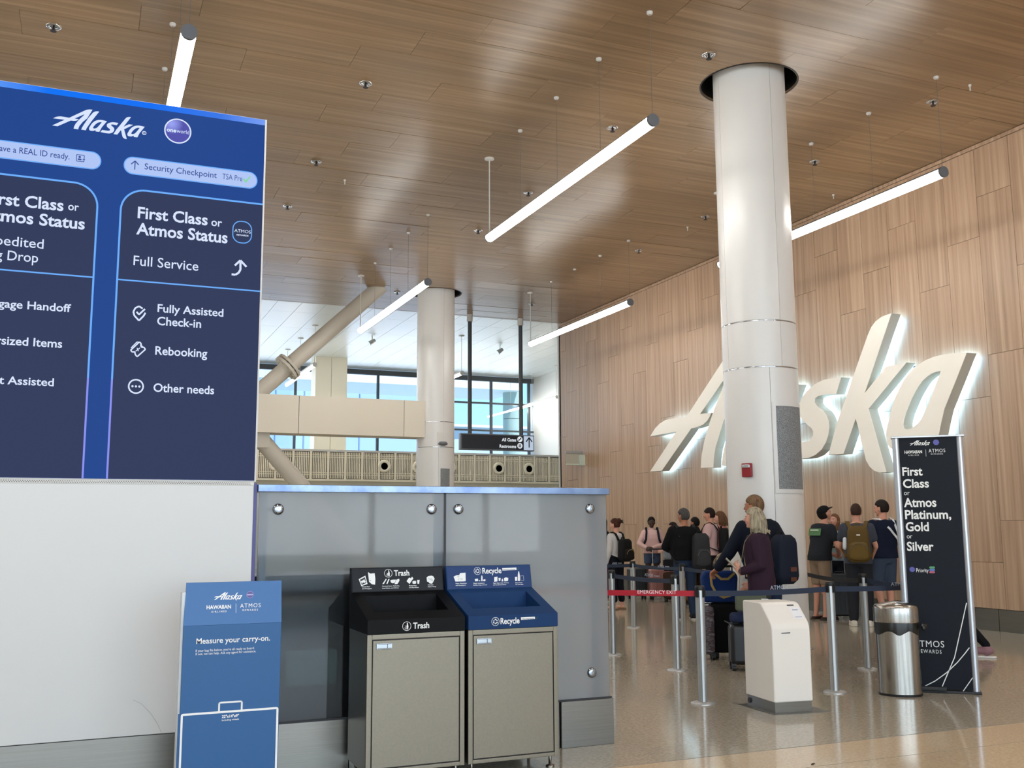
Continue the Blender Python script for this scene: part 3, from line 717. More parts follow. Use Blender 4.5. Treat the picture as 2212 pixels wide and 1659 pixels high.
# exit bracket sign on the wood wall
q = at(1262, 985, X=XW)
ex = thing('exit_sign', 'small edge-lit glass exit sign on a bracket at the far end of the wood wall', 'sign', q)
gp = mat('sign glass', '#b7b2a0', .2, spec=.6)
obj('bracket', MB().bb(XW - .16, XW, q.y - .05, q.y + .03, q.z - .25, q.z + .02), mat('sign bracket', '#c9d4c4', .4), ex)
obj('housing', MB().bb(XW - .55, XW - .05, q.y - .04, q.y + .04, q.z + .06, q.z + .12), M_POST, ex)
obj('glass_plate', MB().bb(XW - .53, XW - .07, q.y - .008, q.y + .008, q.z - .22, q.z + .06), gp, ex)
obj('plate_rim', MB().bb(XW - .53, XW - .07, q.y - .012, q.y + .012, q.z - .24, q.z - .215), mat('glass rim', '#cfe0cd', .3), ex)


# ================================================================== SCREEN WALL (left)
GW = 6.52                                           # plane of screen, white wall and glass partition
sw = thing('screen_pedestal', 'white panelled wall with steel base carrying the big blue screen', 'wall', (0, GW, 0))
M_PED = mat('pedestal white', '#d2d3d3', .34)
obj('panel', MB().bb(-4.2, .985, GW, GW + .9, .305, 1.775), M_PED, sw, .004)
obj('kick_plate', MB().bb(-4.2, .985, GW + .02, GW + .88, 0, .298), M_STEEL, sw)
obj('reveal', MB().bb(-4.2, .98, GW + .03, GW + .87, .29, .31), M_BLACK, sw)
pf = MB()
for i in range(420):
    x_ = .96 - i * .0125
    for j, z in enumerate((1.782, 1.790)): pf.box((x_ - (.006 if j else 0), GW - .0012, z), (.005, .002, .004))
vr = obj('vent_rail', MB().bb(-4.2, .985, GW, GW + .9, 1.775, 1.797), M_WHITE, sw)
h_ = obj('perforations', pf, M_DARK, vr); h_['kind'] = 'stuff'
obj('corner_post', MB().bb(.985, 1.008, GW + .01, GW + .05, .3, 1.79), mat('violet grey post', '#4b4a86', .4), sw)

SZ0, SZ1 = 1.80, 4.20
ds = thing('display_screen', 'huge blue lit wall screen showing airline check-in directions', 'screen', (0, GW, SZ0))
obj('housing', MB().bb(-4.25, .997, GW, GW + .35, SZ0 - .002, SZ1), M_WHITE, ds)
ps = Plane((0, GW - .004, 0), (1, 0, 0))
S_BLUE = screen('screen royal blue', '#20468f'); S_CARD = screen('screen navy card', '#313a5b'); S_LINE = screen('screen line blue', '#6fb0ff'); S_LINE2 = screen('screen line violet', '#8d93f2')
S_PILL = screen('screen pale pill', '#b3c8f7'); S_TXT = screen('screen text white', '#dce8ff'); S_PTXT = screen('screen pill text', '#3d5199'); S_GREEN = screen('screen tick green', '#86dba0')
obj('display', MB().bb(-4.2, .985, GW - .004, GW, SZ0 + .005, SZ1 - .004), S_BLUE, ds)
# bright band along the top, fading lighter towards its right end
gm = bpy.data.materials.new('screen top band'); gm.use_nodes = True; N = gm.node_tree.nodes; L = gm.node_tree.links; b = N['Principled BSDF']
b.inputs['Base Color'].default_value = (0, 0, 0, 1); b.inputs['Emission Strength'].default_value = 1; b.inputs['Specular IOR Level'].default_value = .05
co = N.new('ShaderNodeTexCoord'); sx_ = N.new('ShaderNodeSeparateXYZ'); mr = N.new('ShaderNodeMapRange'); r_ = N.new('ShaderNodeValToRGB')
L.new(co.outputs['Object'], sx_.inputs[0]); L.new(sx_.outputs[0], mr.inputs[0]); mr.inputs['From Min'].default_value = -.9; mr.inputs['From Max'].default_value = 1.0
L.new(mr.outputs[0], r_.inputs[0]); L.new(r_.outputs[0], b.inputs['Emission Color']); el = r_.color_ramp.elements
el[0].position = 0; el[0].color = lin('#7fa8ff'); el[1].position = 1; el[1].color = lin('#7ea6ff')
for p_, c_ in ((.14, '#5f9dff'), (.3, '#0a78ff'), (.62, '#0c74ff'), (.84, '#3c7cf0')): q = el.new(p_); q.color = lin(c_)
zt0 = ps.uv(566, 270)[1]
obj('top_band', MB().bb(-4.2, .985, GW - .006, GW - .004, zt0, SZ1 - .004), gm, ds)
# cards
u = lambda x, y: ps.uv(x, y)
cu0, cv0 = u(258, 410); c_l = u(247, 720)[0]; c_top = u(300, 411)[1]; c_div = u(255, 604)[1]; c_bot = SZ0 + .006
cards = Print(ps, .003); cards.rrect(c_l, c_bot, .985, c_top, .14, corners=(0, 0, 0, 1))
c_r = u(209, 470)[0]; ctl = u(180, 398)[1]
cards.rrect(c_r - 1.35, c_bot, c_r, c_top, .14, corners=(0, 0, 1, 1))
cards.rrect(c_r - 3.0, c_bot, c_r - 1.5, c_top, .14, corners=(0, 0, 1, 1))
cards.build('cards', S_CARD, ds)
ln = Print(ps, .006); w_ = .011; ln2 = Print(ps, .006)
def cardlines(x0, x1, rl, rr, rw=1):
    ln.begin(); ln2.begin()
    pts = []
    def arc(cx, cy, a0, a1): return [(cx + .14 * math.cos(math.radians(a0 + (a1 - a0) * i / 10)), cy + .14 * math.sin(math.radians(a0 + (a1 - a0) * i / 10))) for i in range(11)]
    P = []
    if rl: P += [(x0, c_div - .62)] + arc(x0 + .14, c_top - .14, 180, 90)
    else: P += [(x0, c_top)]
    if rr: P += arc(x1 - .14, c_top - .14, 90, 0) + [(x1, c_div - .62)]
    else: P += [(x1, c_top)]
    ln.stroke(P, w_); ln.stroke([(x0, c_div), (x1, c_div)], w_ * .8)
    if rl: ln2.stroke([(x0, c_bot), (x0, c_div - .62)], w_)
    if rr: ln2.stroke([(x1, c_bot), (x1, c_div - .62)], w_)
    ln.end(); ln2.end()
cardlines(c_l, .985, 1, 0); cardlines(c_r - 1.35, c_r, 1, 1); cardlines(c_r - 3.0, c_r - 1.5, 1, 1)
ln.build('card_lines', S_LINE, ds); ln2.build('card_lines', S_LINE2, ds)
# pills
pl_ = Print(ps, .003)
a0, b0 = u(267, 355); a1_, b1_ = u(556, 390); vt, vb = u(410, 355)[1], u(410, 392)[1]
pl_.rrect(a0, vb, a1_, vt, (vt - vb) / 2 - .001)
e0 = u(219, 345)[0]; pl_.rrect(e0 - 1.25, vb, e0, vt, (vt - vb) / 2 - .001)
pl_.build('pills', S_PILL, ds)
po = Print(ps, .0045); po.rrect(a0, vb, a1_, vt, (vt - vb) / 2 - .001, w=.006); po.rrect(e0 - 1.25, vb, e0, vt, (vt - vb) / 2 - .001, w=.006); po.build('pill_outline', S_LINE, ds)
pt = Print(ps, .006)
pt.ptext('Security Checkpoint', (312, 366), (468, 385), 13, bold=.004); pt.ptext('TSA Pre', (480, 387), (523, 393), 12, bold=-.003)
pt.ptext('a REAL ID ready.', (28, 330), (150, 345), 13, bold=.004, pre='Have ')
x_, y_ = u(291, 367); pt.stroke([(x_, y_), (x_, y_ + .055)], .006).stroke([(x_ - .022, y_ + .033), (x_, y_ + .057), (x_ + .022, y_ + .033)], .006)
x_, y_ = u(164, 349); x2, y2 = u(183, 336); pt.rrect(x_, y_, x2, y2, .006, w=.004); pt.disc(x_ + .02, y_ + .03, .007); pt.rrect(x_ + .009, y_ + .01, x_ + .031, y_ + .02, .004); pt.stroke([(x_ + .038, y_ + .012), (x_ + .04, y_ + .02), (x_ + .046, y_ + .013), (x_ + .05, y_ + .02)], .003)
pt.build('pill_lettering', S_PTXT, ds)
pk = Print(ps, .006); pk.pl_loops([[(524, 388), (527, 386), (530, 391), (540, 381), (541, 383), (531, 396)]]); pk.build('tick', S_GREEN, ds)
# main lettering
tx = Print(ps, .007)
x_, y_ = u(113, 262); lw = u(315, 290)[0] - u(118, 262)[0] - .0
la = u(114, 262); lb_ = u(312, 262 + 0)
tx.logo(u(113.5, 265)[0], u(113.5, 265)[1] - .035, (u(312, 285)[0] - u(113.5, 265)[0]))
q = u(310, 288); tx.disc(q[0] + .004, q[1], .013, w=.004); tx.text('R', q[0] - .001, q[1] - .005, .009, .011, bold=.01)
q = u(384, 284); tx.disc(q[0], q[1], .083, w=.008, n=48)
B = .022
tx.ptext('First Class', (297, 471), (448, 487), 24, bold=B); tx.ptext('or', (456, 488), (479, 491), 17, bold=.012)
tx.ptext('Atmos Status', (294, 506), (491, 526), 25, bold=B); tx.ptext('Full Service', (288, 573), (428, 584), 21, bold=.004)
tx.ptext('st Class', (12, 443), (137, 453), 25, bold=B, pre='Fir'); tx.ptext('or', (147, 454), (170, 456), 17, bold=.012)
tx.ptext('mos Status', (2, 478), (183, 491), 25, bold=B, pre='At')
tx.ptext('edited', (8, 530), (94, 535), 21, bold=.004, pre='Exp'); tx.ptext('Drop', (16, 562), (82, 567), 21, bold=.004, pre='Bag ')
tx.ptext('Handoff', (59, 668), (153, 673), 17, bold=.016, pre='Baggage '); tx.ptext('sized Items', (3, 744), (134, 751), 18, bold=.016, pre='Over'); tx.ptext('Assisted', (16, 830), (116, 835), 17, bold=.016, pre='t ')
tx.ptext('Fully Assisted', (340, 674), (482, 685), 17, bold=.016); tx.ptext('Check-in', (339, 702), (434, 708), 18, bold=.016)
tx.ptext('Rebooking', (335, 766), (447, 775), 18, bold=.016); tx.ptext('Other needs', (331, 846), (462, 852), 18, bold=.016)
def cvt(pts): return [u(*p) for p in pts]
tx.stroke(cvt([(500, 593), (508, 594), (515, 590), (519, 583), (519, 567)]), .013).stroke(cvt([(507, 574), (519, 563), (532, 577)]), .013)
tx.stroke(cvt([(308, 667), (300, 662), (292, 666), (288, 674), (290, 682), (300, 693), (310, 683), (314, 676)]), .010).stroke(cvt([(295, 674), (300, 680), (313, 668)]), .010)
q = u(293.5, 835); tx.disc(q[0], q[1], .046, w=.009)
for k_ in (-.02, 0, .02): tx.disc(q[0] + k_, q[1], .0065)
tk = [(282, 757), (286, 761), (291, 760), (292, 766), (296, 771), (314, 755), (310, 750), (306, 751), (304, 748), (305, 743), (301, 739)]
tx.stroke(cvt(tk + tk[:1]), .008); tx.stroke(cvt([(283, 752), (296, 739), (300, 740)]), .006); tx.stroke(cvt([(293, 759), (302, 752)]), .005).stroke(cvt([(296, 752), (299, 759)]), .005).stroke(cvt([(303, 744), (309, 750)]), .004)
q = u(523, 502); tx.text('ATMOS', q[0] - .05, q[1] - .004, .104, .021); tx.text('REWARDS', q[0] - .035, q[1] - .026, .075, .010, bold=.02)
tx.build('lettering', S_TXT, ds)
bdg = Print(ps, .005); bdg.rrect(q[0] - .062, q[1] - .075, q[0] + .062, q[1] + .075, .055, w=.006); bdg.build('badge_outline', S_LINE, ds)
q = u(384, 284)
ow = bpy.data.materials.new('screen globe'); ow.use_nodes = True; N = ow.node_tree.nodes; L = ow.node_tree.links; b = N['Principled BSDF']
co = N.new('ShaderNodeTexCoord'); vm = N.new('ShaderNodeVectorMath'); vm.operation = 'DISTANCE'; vm.inputs[1].default_value = (q[0] - .04, GW, q[1] + .045)
L.new(co.outputs['Object'], vm.inputs[0]); mr = N.new('ShaderNodeMapRange'); mr.inputs['From Max'].default_value = .13; L.new(vm.outputs['Value'], mr.inputs[0]); r_ = N.new('ShaderNodeValToRGB'); L.new(mr.outputs[0], r_.inputs[0])
r_.color_ramp.elements[0].color = lin('#9aa5ff'); r_.color_ramp.elements[1].color = lin('#2b2aa6'); r_.color_ramp.elements[1].position = .55
b.inputs['Base Color'].default_value = (0, 0, 0, 1); L.new(r_.outputs[0], b.inputs['Emission Color']); b.inputs['Emission Strength'].default_value = 1
pg_ = Print(ps, .005); pg_.disc(q[0], q[1], .077, n=40); pg_.build('globe_emblem', ow, ds)
pw_ = Print(ps, .009); pw_.text('one', q[0] - .068, q[1] - .012, .058, .026, bold=.03); pw_.text('world', q[0] - .008, q[1] - .012, .078, .026); pw_.build('emblem_lettering', S_TXT, ds)

# ================================================================== GLASS PARTITION
gp_ = thing('glass_partition', 'frosted glass counter screen with steel top rail behind the bins', 'partition', (2.26, GW, 0))
def frosted(fade):
    m = bpy.data.materials.new('frosted glass'); m.use_nodes = True; N = m.node_tree.nodes; L = m.node_tree.links; N.clear()
    o_ = N.new('ShaderNodeOutputMaterial'); tr = N.new('ShaderNodeBsdfTransparent'); df = N.new('ShaderNodeBsdfTranslucent'); d2 = N.new('ShaderNodeBsdfDiffuse'); rf = N.new('ShaderNodeBsdfRefraction'); g = N.new('ShaderNodeBsdfGlossy'); fr = N.new('ShaderNodeFresnel')
    a = N.new('ShaderNodeMixShader'); b_ = N.new('ShaderNodeMixShader'); c = N.new('ShaderNodeMixShader')
    rf.inputs['Roughness'].default_value = .32; rf.inputs['IOR'].default_value = 1.05; rf.inputs[0].default_value = (.74, .77, .80, 1)
    d2.inputs[0].default_value = (.50, .52, .54, 1); df.inputs[0].default_value = (.75, .78, .8, 1); g.inputs['Roughness'].default_value = .03; fr.inputs[0].default_value = 1.42
    a.inputs[0].default_value = .5; L.new(d2.outputs[0], a.inputs[1]); L.new(df.outputs[0], a.inputs[2])
    b_.inputs[0].default_value = .5
    if fade:                      # diffuse share drops towards the bottom of the left pane, making it darker
        co = N.new('ShaderNodeTexCoord'); sp_ = N.new('ShaderNodeSeparateXYZ'); mr = N.new('ShaderNodeMapRange'); L.new(co.outputs['Object'], sp_.inputs[0]); L.new(sp_.outputs[2], mr.inputs[0])
        mr.inputs['From Min'].default_value = 1.12; mr.inputs['From Max'].default_value = 1.55; mr.inputs['To Min'].default_value = .985; mr.inputs['To Max'].default_value = .55; L.new(mr.outputs[0], b_.inputs[0])
    L.new(a.outputs[0], b_.inputs[1]); L.new(rf.outputs[0], b_.inputs[2])
    L.new(fr.outputs[0], c.inputs[0]); L.new(b_.outputs[0], c.inputs[1]); L.new(g.outputs[0], c.inputs[2]); L.new(c.outputs[0], o_.inputs[0])
    return m
for a, b in ((1.02, 2.252), (2.268, 3.495)): obj('glass_pane', MB().bb(a, b, GW, GW + .012, .315, 1.735), frosted(a < 2), gp_)
obj('top_rail', MB().bb(1.01, 3.515, GW - .02, GW + .24, 1.735, 1.782), noise_mat('rail steel', [(.35, '#62718f'), (.65, '#8592ab')], (4, 4, 4), rough=.25, metal=1), gp_, .003)
for i, (a, b) in enumerate(((1.01, 1.62), (1.625, 2.26), (2.265, 3.10), (3.105, 3.51))): obj('kick_plate', MB().bb(a, b, GW - .004 if i != 3 else GW - .03, GW + .2, 0, .308), M_STEEL, gp_, .002)
obj('base_channel', MB().bb(1.01, 3.51, GW - .006, GW + .03, .305, .318), M_DARK, gp_)
M_CLAMP = mat('clamp chrome', '#a3acb8', .2, metal=1)
for (px, py, mx) in ((601, 1100, 1.06), (932, 1100, 2.22), (990, 1100, 2.30), (1274, 1099, 3.44), (1278, 1453, 3.44), (940, 1470, 2.22)):
    q = at(px, py, Y=GW)
    cl = obj('clamp', MB().lathe([(.001, .016), (.02, .018), (.034, .010), (.036, 0)], (0, 0, 0), 24).xf(lambda v: Vector((q.x + v.x, GW - v.z, q.z + v.y))), M_CLAMP, gp_)
    obj('clamp_arm', MB().tube((q.x, GW + .03, q.z), (mx, GW + .09, q.z), .013, n=8), M_STEEL, cl)
for x_ in (1.06, 2.24, 2.29, 3.44): obj('mullion_post', MB().bb(x_ - .022, x_ + .022, GW + .06, GW + .12, 0, 1.735), mat('post grey', '#777e88', .4, metal=.6), gp_)
obj('joint_seal', MB().bb(2.252, 2.268, GW - .001, GW + .014, .315, 1.735), M_DARK, gp_)
# counter behind the left glass pane
cb = thing('service_counter', 'dark counter standing behind the left frosted glass pane', 'counter', (1.65, 7.0, 0))
obj('carcass', MB().bb(1.04, 2.22, GW + .21, 7.3, 0, 1.17), mat('counter black', '#0c0d0e', .4), cb, .005)
obj('counter_top', MB().bb(1.02, 2.24, GW + .205, 7.35, 1.17, 1.2), mat('counter top', '#3b3f42', .3), cb)
obj('reflection_patch', MB().bb(1.25, 1.58, GW + .19, GW + .21, .5, .72), mat('reflection green grey', '#5f7a72', .5), cb)  # flat patch coloured to stand in for a greenish reflection in the glass

# ================================================================== WASTE BINS
def waste_bin(x0, x1, label, lidcol, lidcol2, word, recycle):
    t = thing('waste_bin', label, 'bin', ((x0 + x1) / 2, 6.22, 0)); yf, yb = 6.0, 6.44
    ML = mat(word + ' lid', lidcol, .5, spec=.15); MP = mat(word + ' header', lidcol2, .3, spec=.22)
    obj('body', MB().bb(x0, x1, yf + .012, yb, .075, .875), M_STEEL, t, .004)
    fr = obj('door_frame', MB().bb(x0, x0 + .03, yf, yf + .02, .075, .873).bb(x1 - .03, x1, yf, yf + .02, .075, .873).bb(x0 + .03, x1 - .03, yf, yf + .02, .843, .873).bb(x0 + .03, x1 - .03, yf, yf + .02, .075, .098), M_STEELD, t, .002)
    obj('door_gap', MB().bb(x0 + .03, x1 - .03, yf + .008, yf + .013, .098, .843), M_BLACK, t)
    d = obj('door', MB().bb(x0 + .036, x1 - .036, yf + .001, yf + .012, .104, .837), M_STEELD, t, .002)
    lt = obj('latch', MB().bb(x0 + .055, x0 + .155, yf - .006, yf + .001, .785, .822), mat('latch silver', '#b8bec4', .3, metal=.8), d, .004)
    for zz in (.79, .815): obj('latch_slot', MB().bb(x0 + .062, x0 + .148, yf - .0075, yf - .006, zz, zz + .0025), M_DARK, d)
    obj('latch_slot', MB().bb(x0 + .122, x0 + .125, yf - .0075, yf - .006, .79, .817), M_DARK, d)
    for x_ in (x0 + .04, x1 - .04):
        for y_ in (yf + .05, yb - .05): obj('foot', MB().lathe([(.028, 0), (.028, .012), (.01, .016), (.01, .08)], (x_, y_, 0), 14), M_STEEL, t)
    # lid: front lip, sloping top with rectangular chute, upright header
    zf, zm, zh = .958, 1.098, 1.25; yl = yf - .004; ym = 6.40
    lid = MB(); s_ = lambda tt: (yl + (ym - yl) * tt, zf + (zm - zf) * tt)
    lid.add([(x0, yl, .875), (x1, yl, .875), (x1, yl, zf), (x0, yl, zf)], [(0, 1, 2, 3)])
    for xx in (x0, x1): lid.add([(xx, yl, .875), (xx, yl, zf), (xx, ym, zm), (xx, ym + .03, zh), (xx, yb + .02, zh), (xx, yb + .02, .875)], [(0, 1, 2, 3, 4, 5)])
    ox0, ox1, ta_, tb_ = x0 + .07, x1 - .07, .27, .86
    (ya, za), (yc, zc_) = s_(ta_), s_(tb_)
    P = [(x0, *s_(0)), (x1, *s_(0)), (x1, *s_(1)), (x0, *s_(1)), (ox0, ya, za), (ox1, ya, za), (ox1, yc, zc_), (ox0, yc, zc_)]
    lid.add(P, [(0, 1, 5, 4), (1, 2, 6, 5), (2, 3, 7, 6), (3, 0, 4, 7)])
    Q = [(ox0 + .004, ya, za - .002), (ox1 - .004, ya, za - .002), (ox1 - .004, yc, zc_ - .002), (ox0 + .004, yc, zc_ - .002)]
    lid.add(P[4:] + [(a_, b_, .80) for a_, b_, c_ in P[4:]], [(0, 1, 5, 4), (1, 2, 6, 5), (2, 3, 7, 6), (3, 0, 4, 7)])
    lid.add([(x0, ym, zm), (x1, ym, zm), (x1, ym + .03, zh), (x0, ym + .03, zh)], [(0, 1, 2, 3)])
    lid.add([(x0, ym + .03, zh), (x1, ym + .03, zh), (x1, yb + .02, zh), (x0, yb + .02, zh)], [(0, 1, 2, 3)])
    lid.add([(x0, yb + .02, zh), (x1, yb + .02, zh), (x1, yb + .02, .875), (x0, yb + .02, .875)], [(0, 1, 2, 3)])
    lo = obj('lid', lid, ML, t)
    bpy.context.view_layer.update()
    hp = Plane((x0, ym, zm), (1, 0, 0), (0, .03, zh - zm)); hw = x1 - x0
    obj('header_panel', MB().prism([(x0 + .006, 0), (x1 - .006, 0), (x1 - .006, 1), (x0 + .006, 1)], lambda a_, b_, k: (a_, ym + .03 * b_ - .0015 * k, zm + .004 + (zh - zm - .008) * b_)), MP, lo)
    fp = Plane((x0, yl, .875), (1, 0, 0))
    return t, lo, hp, fp
M_PRT = mat('white print', '#f2f4f4', .45); M_PRTB = mat('dark print', '#22252b', .5); M_TICK = mat('green print', '#3b7a4a', .5)
def litter_man(P, x, y, s):       # person dropping litter in a basket, in a circle
    P.begin()
    P.disc(x, y, s, w=s * .09)
    P.disc(x + s * .12, y + s * .58, s * .13, n=14)
    P.loops([[(x + s * .02, y + s * .42), (x + s * .28, y + s * .42), (x + s * .36, y - s * .1), (x + s * .3, y - s * .7), (x + s * .16, y - s * .7), (x + s * .12, y - s * .1), (x + s * .04, y - s * .7), (x - s * .06, y - s * .7), (x + s * .0, y + s * .1), (x - s * .3, y + s * .0), (x - s * .28, y - s * .1), (x, y - s * .0)]])
    P.loops([[(x - s * .46, y - s * .2), (x - s * .16, y - s * .2), (x - s * .2, y - s * .66), (x - s * .42, y - s * .66)], [(x - s * .40, y - s * .26), (x - s * .22, y - s * .26), (x - s * .25, y - s * .6), (x - s * .37, y - s * .6)]])
    P.disc(x - s * .38, y + s * .1, s * .05, n=8); P.end()
def recycle_mark(P, x, y, s):
    P.begin(); P.disc(x, y, s, w=s * .09)
    for k in range(3):
        a = math.radians(90 + 120 * k); R_ = lambda px_, py_: (x + (px_ * math.cos(a) - py_ * math.sin(a)) * s, y + (px_ * math.sin(a) + py_ * math.cos(a)) * s)
        P.loops([[R_(.62, .16), R_(.62, -.16), R_(.5, -.22), R_(.26, -.42), R_(.16, -.26), R_(.36, -.08), R_(.34, .14)]])
        P.loops([[R_(.3, -.62), R_(.02, -.42), R_(.3, -.12)]])
    P.end()
def hfit(hp, P, txt, a, b, cap, **k): P.ptext(txt, a, b, cap, **k)
t1, l1, hp1, fp1 = waste_bin(1.595, 2.212, 'brushed steel waste bin with black Trash lid', '#090a0d', '#070c17', 'Trash', 0)
t2, l2, hp2, fp2 = waste_bin(2.236, 2.848, 'brushed steel waste bin with blue Recycle lid', '#1b3a66', '#18386c', 'Recycle', 1)
P = Print(hp1, .003, .0004)
P.ptext('Trash', (851, 1244), (884, 1243), 12, bold=.02); x_, y_ = hp1.uv(838.5, 1238.5); litter_man(P, x_, y_, .027)
X = lambda a, b: hp1.uv(740 + a * .217, 1210 + b * .217)
def blob(P, pts, f): P.loops([[f(*q) for q in pts]])
blob(P, [(160, 190), (225, 155), (247, 238), (185, 260)], X)
blob(P, [(252, 120), (275, 135), (318, 130), (325, 190), (322, 245), (290, 240), (262, 215)], X)
blob(P, [(395, 238), (410, 238), (438, 190), (430, 185)], X); blob(P, [(435, 235), (445, 238), (467, 190), (455, 187)], X)
blob(P, [(475, 200), (500, 195), (530, 195), (520, 225), (498, 232), (480, 222)], X); blob(P, [(515, 240), (535, 195), (562, 185), (565, 205), (545, 238)], X)
blob(P, [(635, 210), (660, 175), (680, 180), (690, 165), (704, 185), (690, 200), (665, 238)], X); blob(P, [(693, 215), (705, 207), (725, 207), (732, 215), (728, 236), (697, 236)], X); blob(P, [(740, 198), (766, 198), (760, 236), (745, 236)], X)
blob(P, [(835, 175), (850, 160), (880, 155), (900, 160), (915, 185), (905, 210), (890, 235), (865, 232), (850, 215), (840, 215)], X)
for txt, a, b in (('Snack Bags', (192, 271), (270, 271)), ('and Wrappers', (193, 290), (290, 288)), ('Personal Items, Toiletries,', (394, 265), (566, 262)), ('Used Masks, and Gloves', (393, 285), (557, 282)), ('Plastic Bags', (660, 260), (735, 257)), ('and Styrofoam', (660, 278), (757, 276)), ('Foil and', (848, 252), (900, 250)), ('Plastic Wrap', (848, 270), (930, 268))):
    (ua, va), (ub, vb_) = X(*a), X(*b); P.text(txt, ua, va, ub - ua, .0062, bold=.02)
P.build('lettering', M_PRT, l1)
PD = Print(hp1, .0042, .0003)
blob(PD, [(172, 195), (220, 170), (236, 228), (190, 248)], X); PD.build('pictogram_shadows', M_PRTB, l1)
PD = Print(hp1, .0052, .0003); blob(PD, [(180, 212), (215, 192), (228, 215), (222, 228), (200, 224), (192, 238)], X); PD.build('pictogram_lights', M_PRT, l1)
P = Print(hp1, .0044, .0003)
(ua, va) = X(265, 208); P.text('Chips', ua, va, .011, .006)
for k in range(3): P.stroke([X(848 + k * 14, 180 + k * 14), X(872 + k * 10, 190 + k * 4), X(890 + k * 4, 180 + k * 16)], .0012)
P.build('pictogram_shadows', M_PRTB, l1)
P = Print(fp1, .002, .0004); P.ptext('Trash', (892, 1358), (927, 1357), 13, bold=.02); x_, y_ = fp1.uv(878.5, 1352.5); litter_man(P, x_, y_, .0275); P.build('lettering', M_PRT, l1)
P = Print(hp2, .003, .0004)
P.ptext('Recycle', (1042, 1239), (1083, 1238), 12, bold=.02); x_, y_ = hp2.uv(1031, 1233.5); recycle_mark(P, x_, y_, .0255)
X = lambda a, b: hp2.uv(740 + a * .217, 1210 + b * .217)
P.loops([[X(1587, 80), X(1728, 74), X(1730, 98), X(1590, 104)]])
blob(P, [(1103, 165), (1130, 152), (1160, 150), (1168, 130), (1222, 125), (1224, 208), (1208, 212), (1122, 214)], X)
blob(P, [(1315, 188), (1345, 184), (1350, 208), (1318, 212)], X); blob(P, [(1358, 200), (1368, 200), (1368, 210), (1358, 210)], X); blob(P, [(1378, 170), (1382, 153), (1387, 153), (1392, 170), (1392, 210), (1379, 210)], X); blob(P, [(1396, 198), (1410, 190), (1423, 196), (1418, 210), (1402, 210)], X)
blob(P, [(1508, 170), (1540, 165), (1540, 212), (1508, 216)], X); blob(P, [(1550, 178), (1572, 178), (1568, 208), (1554, 208)], X); blob(P, [(1582, 198), (1588, 182), (1598, 198), (1598, 212), (1582, 212)], X); blob(P, [(1605, 180), (1625, 172), (1648, 178), (1645, 208), (1610, 212)], X)
blob(P, [(1714, 168), (1736, 166), (1736, 206), (1716, 208)], X); blob(P, [(1743, 150), (1748, 112), (1755, 112), (1762, 150), (1763, 208), (1743, 208)], X)
q0, q1 = X(1772, 205), X(1799, 155); P.rrect(q0[0], q0[1], q1[0], q1[1], .001, w=.0012)
for txt, a, b in (('Paper, Magazines,', (1125, 237), (1235, 237)), ('and Newspapers', (1125, 256), (1225, 255)), ('Plastic Containers,', (1301, 236), (1413, 236)), ('Bottles, Cups, and Lids', (1301, 254), (1437, 254)), ('Paper Bags, Cups, Cartons,', (1498, 234), (1655, 234)), ('and Cardboard Boxes', (1498, 252), (1627, 250)), ('Metal, Steel,', (1719, 231), (1790, 229)), ('Tin, and Glass', (1719, 248), (1798, 246))):
    (ua, va), (ub, vb_) = X(*a), X(*b); P.text(txt, ua, va, ub - ua, .0062, bold=.02)
P.build('lettering', M_PRT, l2)
P = Print(hp2, .0044, .0003); (ua, va), (ub, _) = X(1592, 98), X(1715, 96); P.text('Clean Dry Empty', ua, va, ub - ua, .006); (ua, va) = X(1142, 170); P.text('Seattle', ua, va, .012, .004, bold=.02)
P.stroke([X(1150, 200), X(1160, 180)], .0015).stroke([X(1170, 185), X(1195, 184)], .001).stroke([X(1170, 195), X(1195, 194)], .001); P.build('small_lettering', M_PRTB, l2)
P = Print(hp2, .0046, .0003); P.stroke([X(1732, 88), X(1738, 98), X(1752, 70)], .0016); P.build('tick', M_TICK, l2)
P = Print(fp2, .002, .0004); P.ptext('Recycle', (1081, 1348), (1122, 1347), 13, bold=.02); x_, y_ = fp2.uv(1070, 1342.5); recycle_mark(P, x_, y_, .0265)
P.loops([[fp2.uv(1125, 1333.5), fp2.uv(1155, 1332), fp2.uv(1155.5, 1337), fp2.uv(1125.5, 1339)]]); P.build('lettering', M_PRT, l2)
P = Print(fp2, .0032, .0003); ua, va = fp2.uv(1127, 1338); ub, _ = fp2.uv(1153, 1337); P.text('Clean Dry Empty', ua, va, ub - ua, .0065); P.build('small_lettering', M_PRTB, l2)
P = Print(fp2, .0034, .0003); P.stroke([fp2.uv(1157, 1334), fp2.uv(1158.5, 1336.5), fp2.uv(1161.5, 1330)], .0016); P.build('tick', M_TICK, l2)

# ================================================================== BAG SIZER
bz = thing('bag_sizer', 'tall blue carry-on sizer stand with white suitcase outline', 'sizer', (.78, 5.85, 0))
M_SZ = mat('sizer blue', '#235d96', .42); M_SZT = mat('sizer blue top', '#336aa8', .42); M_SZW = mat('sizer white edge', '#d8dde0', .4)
sx0, sx1 = at(390, 1500, Y=5.78).x, at(603, 1500, Y=5.78).x; zfold = at(500, 1348, Y=5.78).z; ztop = 1.215
yF = 5.78
obj('back_frame', MB().bb(sx0 - .012, sx1 - .03, yF + .012, yF + .1, 0, ztop - .05), M_SZW, bz, .004)
obj('front_panel', MB().bb(sx0, sx1, yF - .012, yF + .01, 0, zfold), M_SZ, bz, .002)
obj('top_panel', MB().prism([(yF - .012, zfold + .0005), (yF + .01, zfold + .0005), (yF + .04, ztop), (yF + .018, ztop)], lambda a, b, k: (sx0 + (.01 if b > 1.1 and k == 0 else 0) if k == 0 else sx1, a, b)), M_SZT, bz)
